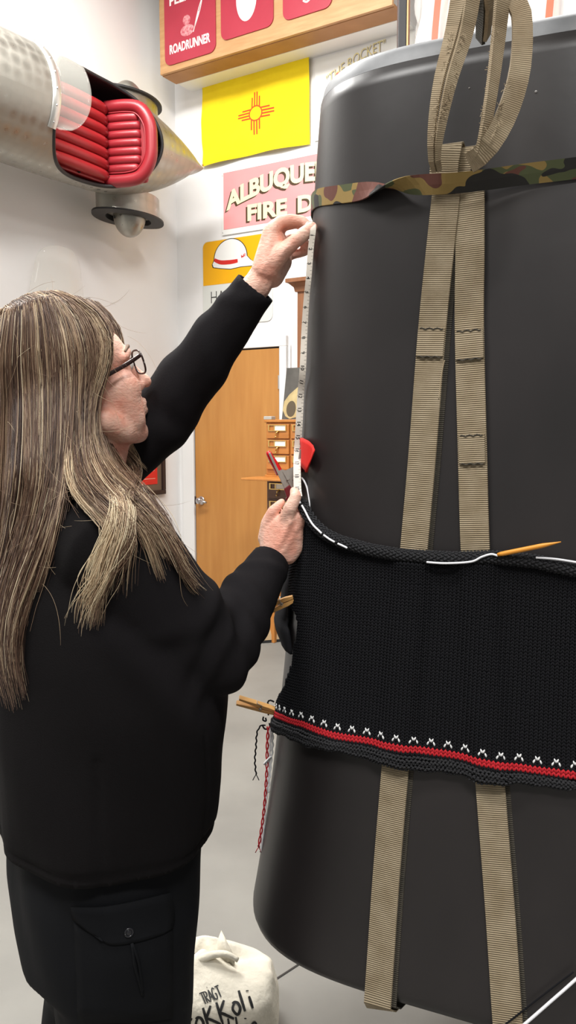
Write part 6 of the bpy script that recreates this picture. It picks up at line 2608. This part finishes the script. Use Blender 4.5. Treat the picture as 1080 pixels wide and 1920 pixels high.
def bag_pt(th, k):
    """th around, k up 0..1"""
    zt = 0.205
    wx = 0.150 * (1.0 - 0.10 * (k - 0.35) ** 2 * 4) * (1 - 0.45 * max(0, (k - 0.80) / 0.2) ** 2)
    wy = 0.125 * (1.0 - 0.15 * (k - 0.35) ** 2 * 4) * (1 - 0.65 * max(0, (k - 0.62) / 0.38) ** 1.6)
    c, s = math.cos(th), math.sin(th)
    w = 1 + 0.020 * math.sin(5 * th + 6 * k) + 0.014 * math.sin(11 * th - 9 * k) * k
    x = wx * np.sign(c) * abs(c) ** 0.75 * w
    y = wy * np.sign(s) * abs(s) ** 0.75 * w
    z = zt * k * (1 - 0.16 * max(0, (c * np.sign(c) - 0.4)) * k) + (0.012 * math.sin(3 * th + 1) * k ** 3)
    z += -0.03 * k ** 4 * max(0, c)
    return BX + rb * x + fb * y + Z3 * max(z, 0.001)


ks = np.concatenate([[0.0, 0.02], np.linspace(0.06, 1, 26)])
bring = [[bag_pt(t, k) for t in np.linspace(0, 2 * math.pi, 72, endpoint=False)] for k in ks]
# folded-in mouth
mouth = [BX + (np.array(p) - BX) * [0.75, 0.6, 1] + Z3 * 0.004 for p in bring[-1]]
mouth2 = [BX + (np.array(p) - BX) * [0.35, 0.2, 1] - Z3 * 0.025 for p in bring[-1]]
bm_ = MB().loft(bring + [mouth, mouth2])
bsh = bm_.build('canvas', M_BAG, bag, smooth=True)
bv_ = np.vstack(bm_.v)
BB = bvh_of(bv_, bm_.f)
# pointed corner and rolled handle, black patch
pk_ = [at(x, y, Y) for x, y, Y in ((400, 1796, 1.80), (402, 1780, 1.80), (408, 1762, 1.80), (415, 1744, 1.81), (424, 1762, 1.80), (433, 1780, 1.80), (440, 1795, 1.79))]
base = [(pk_[0] + pk_[-1]) / 2 + fb * 0.012 * math.sin(math.pi * i / 6) for i in range(7)]
cen = [p * 0.6 + (pk_[0] * (6 - i) / 6 + pk_[6] * i / 6) * 0.4 + fb * 0.018 for i, p in enumerate(pk_)]
bot = [pk_[0] * (6 - i) / 6 + pk_[6] * i / 6 + fb * 0.022 * math.sin(math.pi * i / 6) - Z3 * 0.02 for i in range(7)]
MB().grid([pk_, cen, bot]).build('bag_corner', M_BAG, bag, smooth=True, solid=0.003)
roll_ = resample([at(330, 1806, 1.80), at(356, 1803, 1.775), at(380, 1797, 1.765), (at(400, 1790, 1.765)), at(424, 1789, 1.765), at(446, 1800, 1.765)], 24)
MB().tube(roll_, np.interp(np.linspace(0, 1, 24), [0, 0.4, 1], [0.014, 0.011, 0.006]), 10).build('folded_hem', M_BAG, bag, smooth=True)
ptc = [at(x, y, 1.79) for x, y in ((359, 1794), (374, 1791), (388, 1798), (380, 1807), (366, 1800))]
MB().loft([ptc, [p + np.array([0, 0.01, 0.001]) for p in ptc]]).build('black_lining', M_BLACKP, bag)


def bagprint(lines, width, name):
    v2, f2 = strokes2d(lines, width)
    vs = []
    for x, y in v2:
        p, n = on_bvh(BB, x, y)
        if p is None:
            vs.append(at(x, y, 1.70))
        else:
            vs.append(p + n * 0.0018)
    MB().add(vs, f2).build(name, M_BLACKP, bag)


def tr(lines, x0, y0, sx, sy, ang):
    ca, sa_ = math.cos(math.radians(ang)), math.sin(math.radians(ang))
    return [[(x0 + sx * x * ca + sy * y * sa_, y0 - sy * y * ca + sx * x * sa_) for x, y in ln] for ln in lines]


LT_ = {
    'T': [[(0, 1), (0.7, 1)], [(0.35, 1), (0.33, 0)]],
    'R': [[(0.05, 0), (0.05, 1)], [(0.05, 1), (0.45, 0.9), (0.42, 0.6), (0.05, 0.5)], [(0.1, 0.5), (0.5, 0)]],
    'A': [[(0, 0), (0.3, 1)], [(0.3, 1), (0.6, 0)], [(0.1, 0.35), (0.5, 0.35)], [(0.26, 1.22), (0.34, 1.22)]],
    'G': [[(0.55, 0.85), (0.3, 1), (0.05, 0.6), (0.1, 0.1), (0.4, 0), (0.55, 0.2), (0.55, 0.45), (0.35, 0.45)]],
    'r': [[(0.05, 0), (0.12, 0.8)], [(0.12, 0.6), (0.3, 0.9), (0.5, 0.75)]],
    'o': [[(0.3, 0.75), (0.05, 0.4), (0.2, 0.0), (0.45, 0.25), (0.45, 0.6), (0.3, 0.75), (0.15, 0.7)]],
    'K': [[(0.05, -0.05), (0.15, 1.15)], [(0.6, 1.1), (0.12, 0.5)], [(0.12, 0.5), (0.35, 0.3), (0.75, -0.15)]],
    'l': [[(0.0, 0), (0.1, 1.3)], ],
    'i': [[(0.05, 0), (0.1, 0.75)], [(0.11, 1.05), (0.13, 1.12)]],
    'h': [[(0.0, 0), (0.1, 1.3)], [(0.05, 0.4), (0.25, 0.75), (0.4, 0.6), (0.4, 0)]],
    'e': [[(0.05, 0.4), (0.4, 0.45), (0.35, 0.75), (0.1, 0.6), (0.1, 0.15), (0.4, 0.05)]],
    'B': [[(0.05, 0), (0.1, 1.1)], [(0.1, 1.1), (0.5, 0.95), (0.1, 0.6)], [(0.1, 0.6), (0.6, 0.4), (0.05, 0)]],
    's': [[(0.4, 0.75), (0.1, 0.65), (0.35, 0.35), (0.05, 0.05)]],
    'b': [[(0.0, 0), (0.1, 1.3)], [(0.05, 0.5), (0.3, 0.7), (0.4, 0.3), (0.05, 0.05)]],
    't': [[(0.1, 0), (0.15, 1.1)], [(0, 0.75), (0.35, 0.8)]],
}


def word(w, x0, y0, sx, sy, ang, adv, width, name):
    x = 0
    out = []
    for ch, ad in zip(w, adv):
        out += [[(px_ + x, py_) for px_, py_ in ln] for ln in LT_[ch]]
        x += ad
    bagprint(tr(out, x0, y0, sx, sy, ang), width, name)


word('TRAGT', 382, 1884, 12, 22, -24, [0.62, 0.62, 0.66, 0.72, 0.7], 2.4, 'lettering')
word('BroKKoli', 331, 1948, 33, 31, -22, [0.75, 0.55, 0.6, 0.82, 0.82, 0.65, 0.42, 0.4], 5.0, 'lettering')
word('selbhie', 396, 1958, 27, 32, -12, [0.5, 0.5, 0.42, 0.55, 0.6, 0.35, 0.5], 4.0, 'lettering')
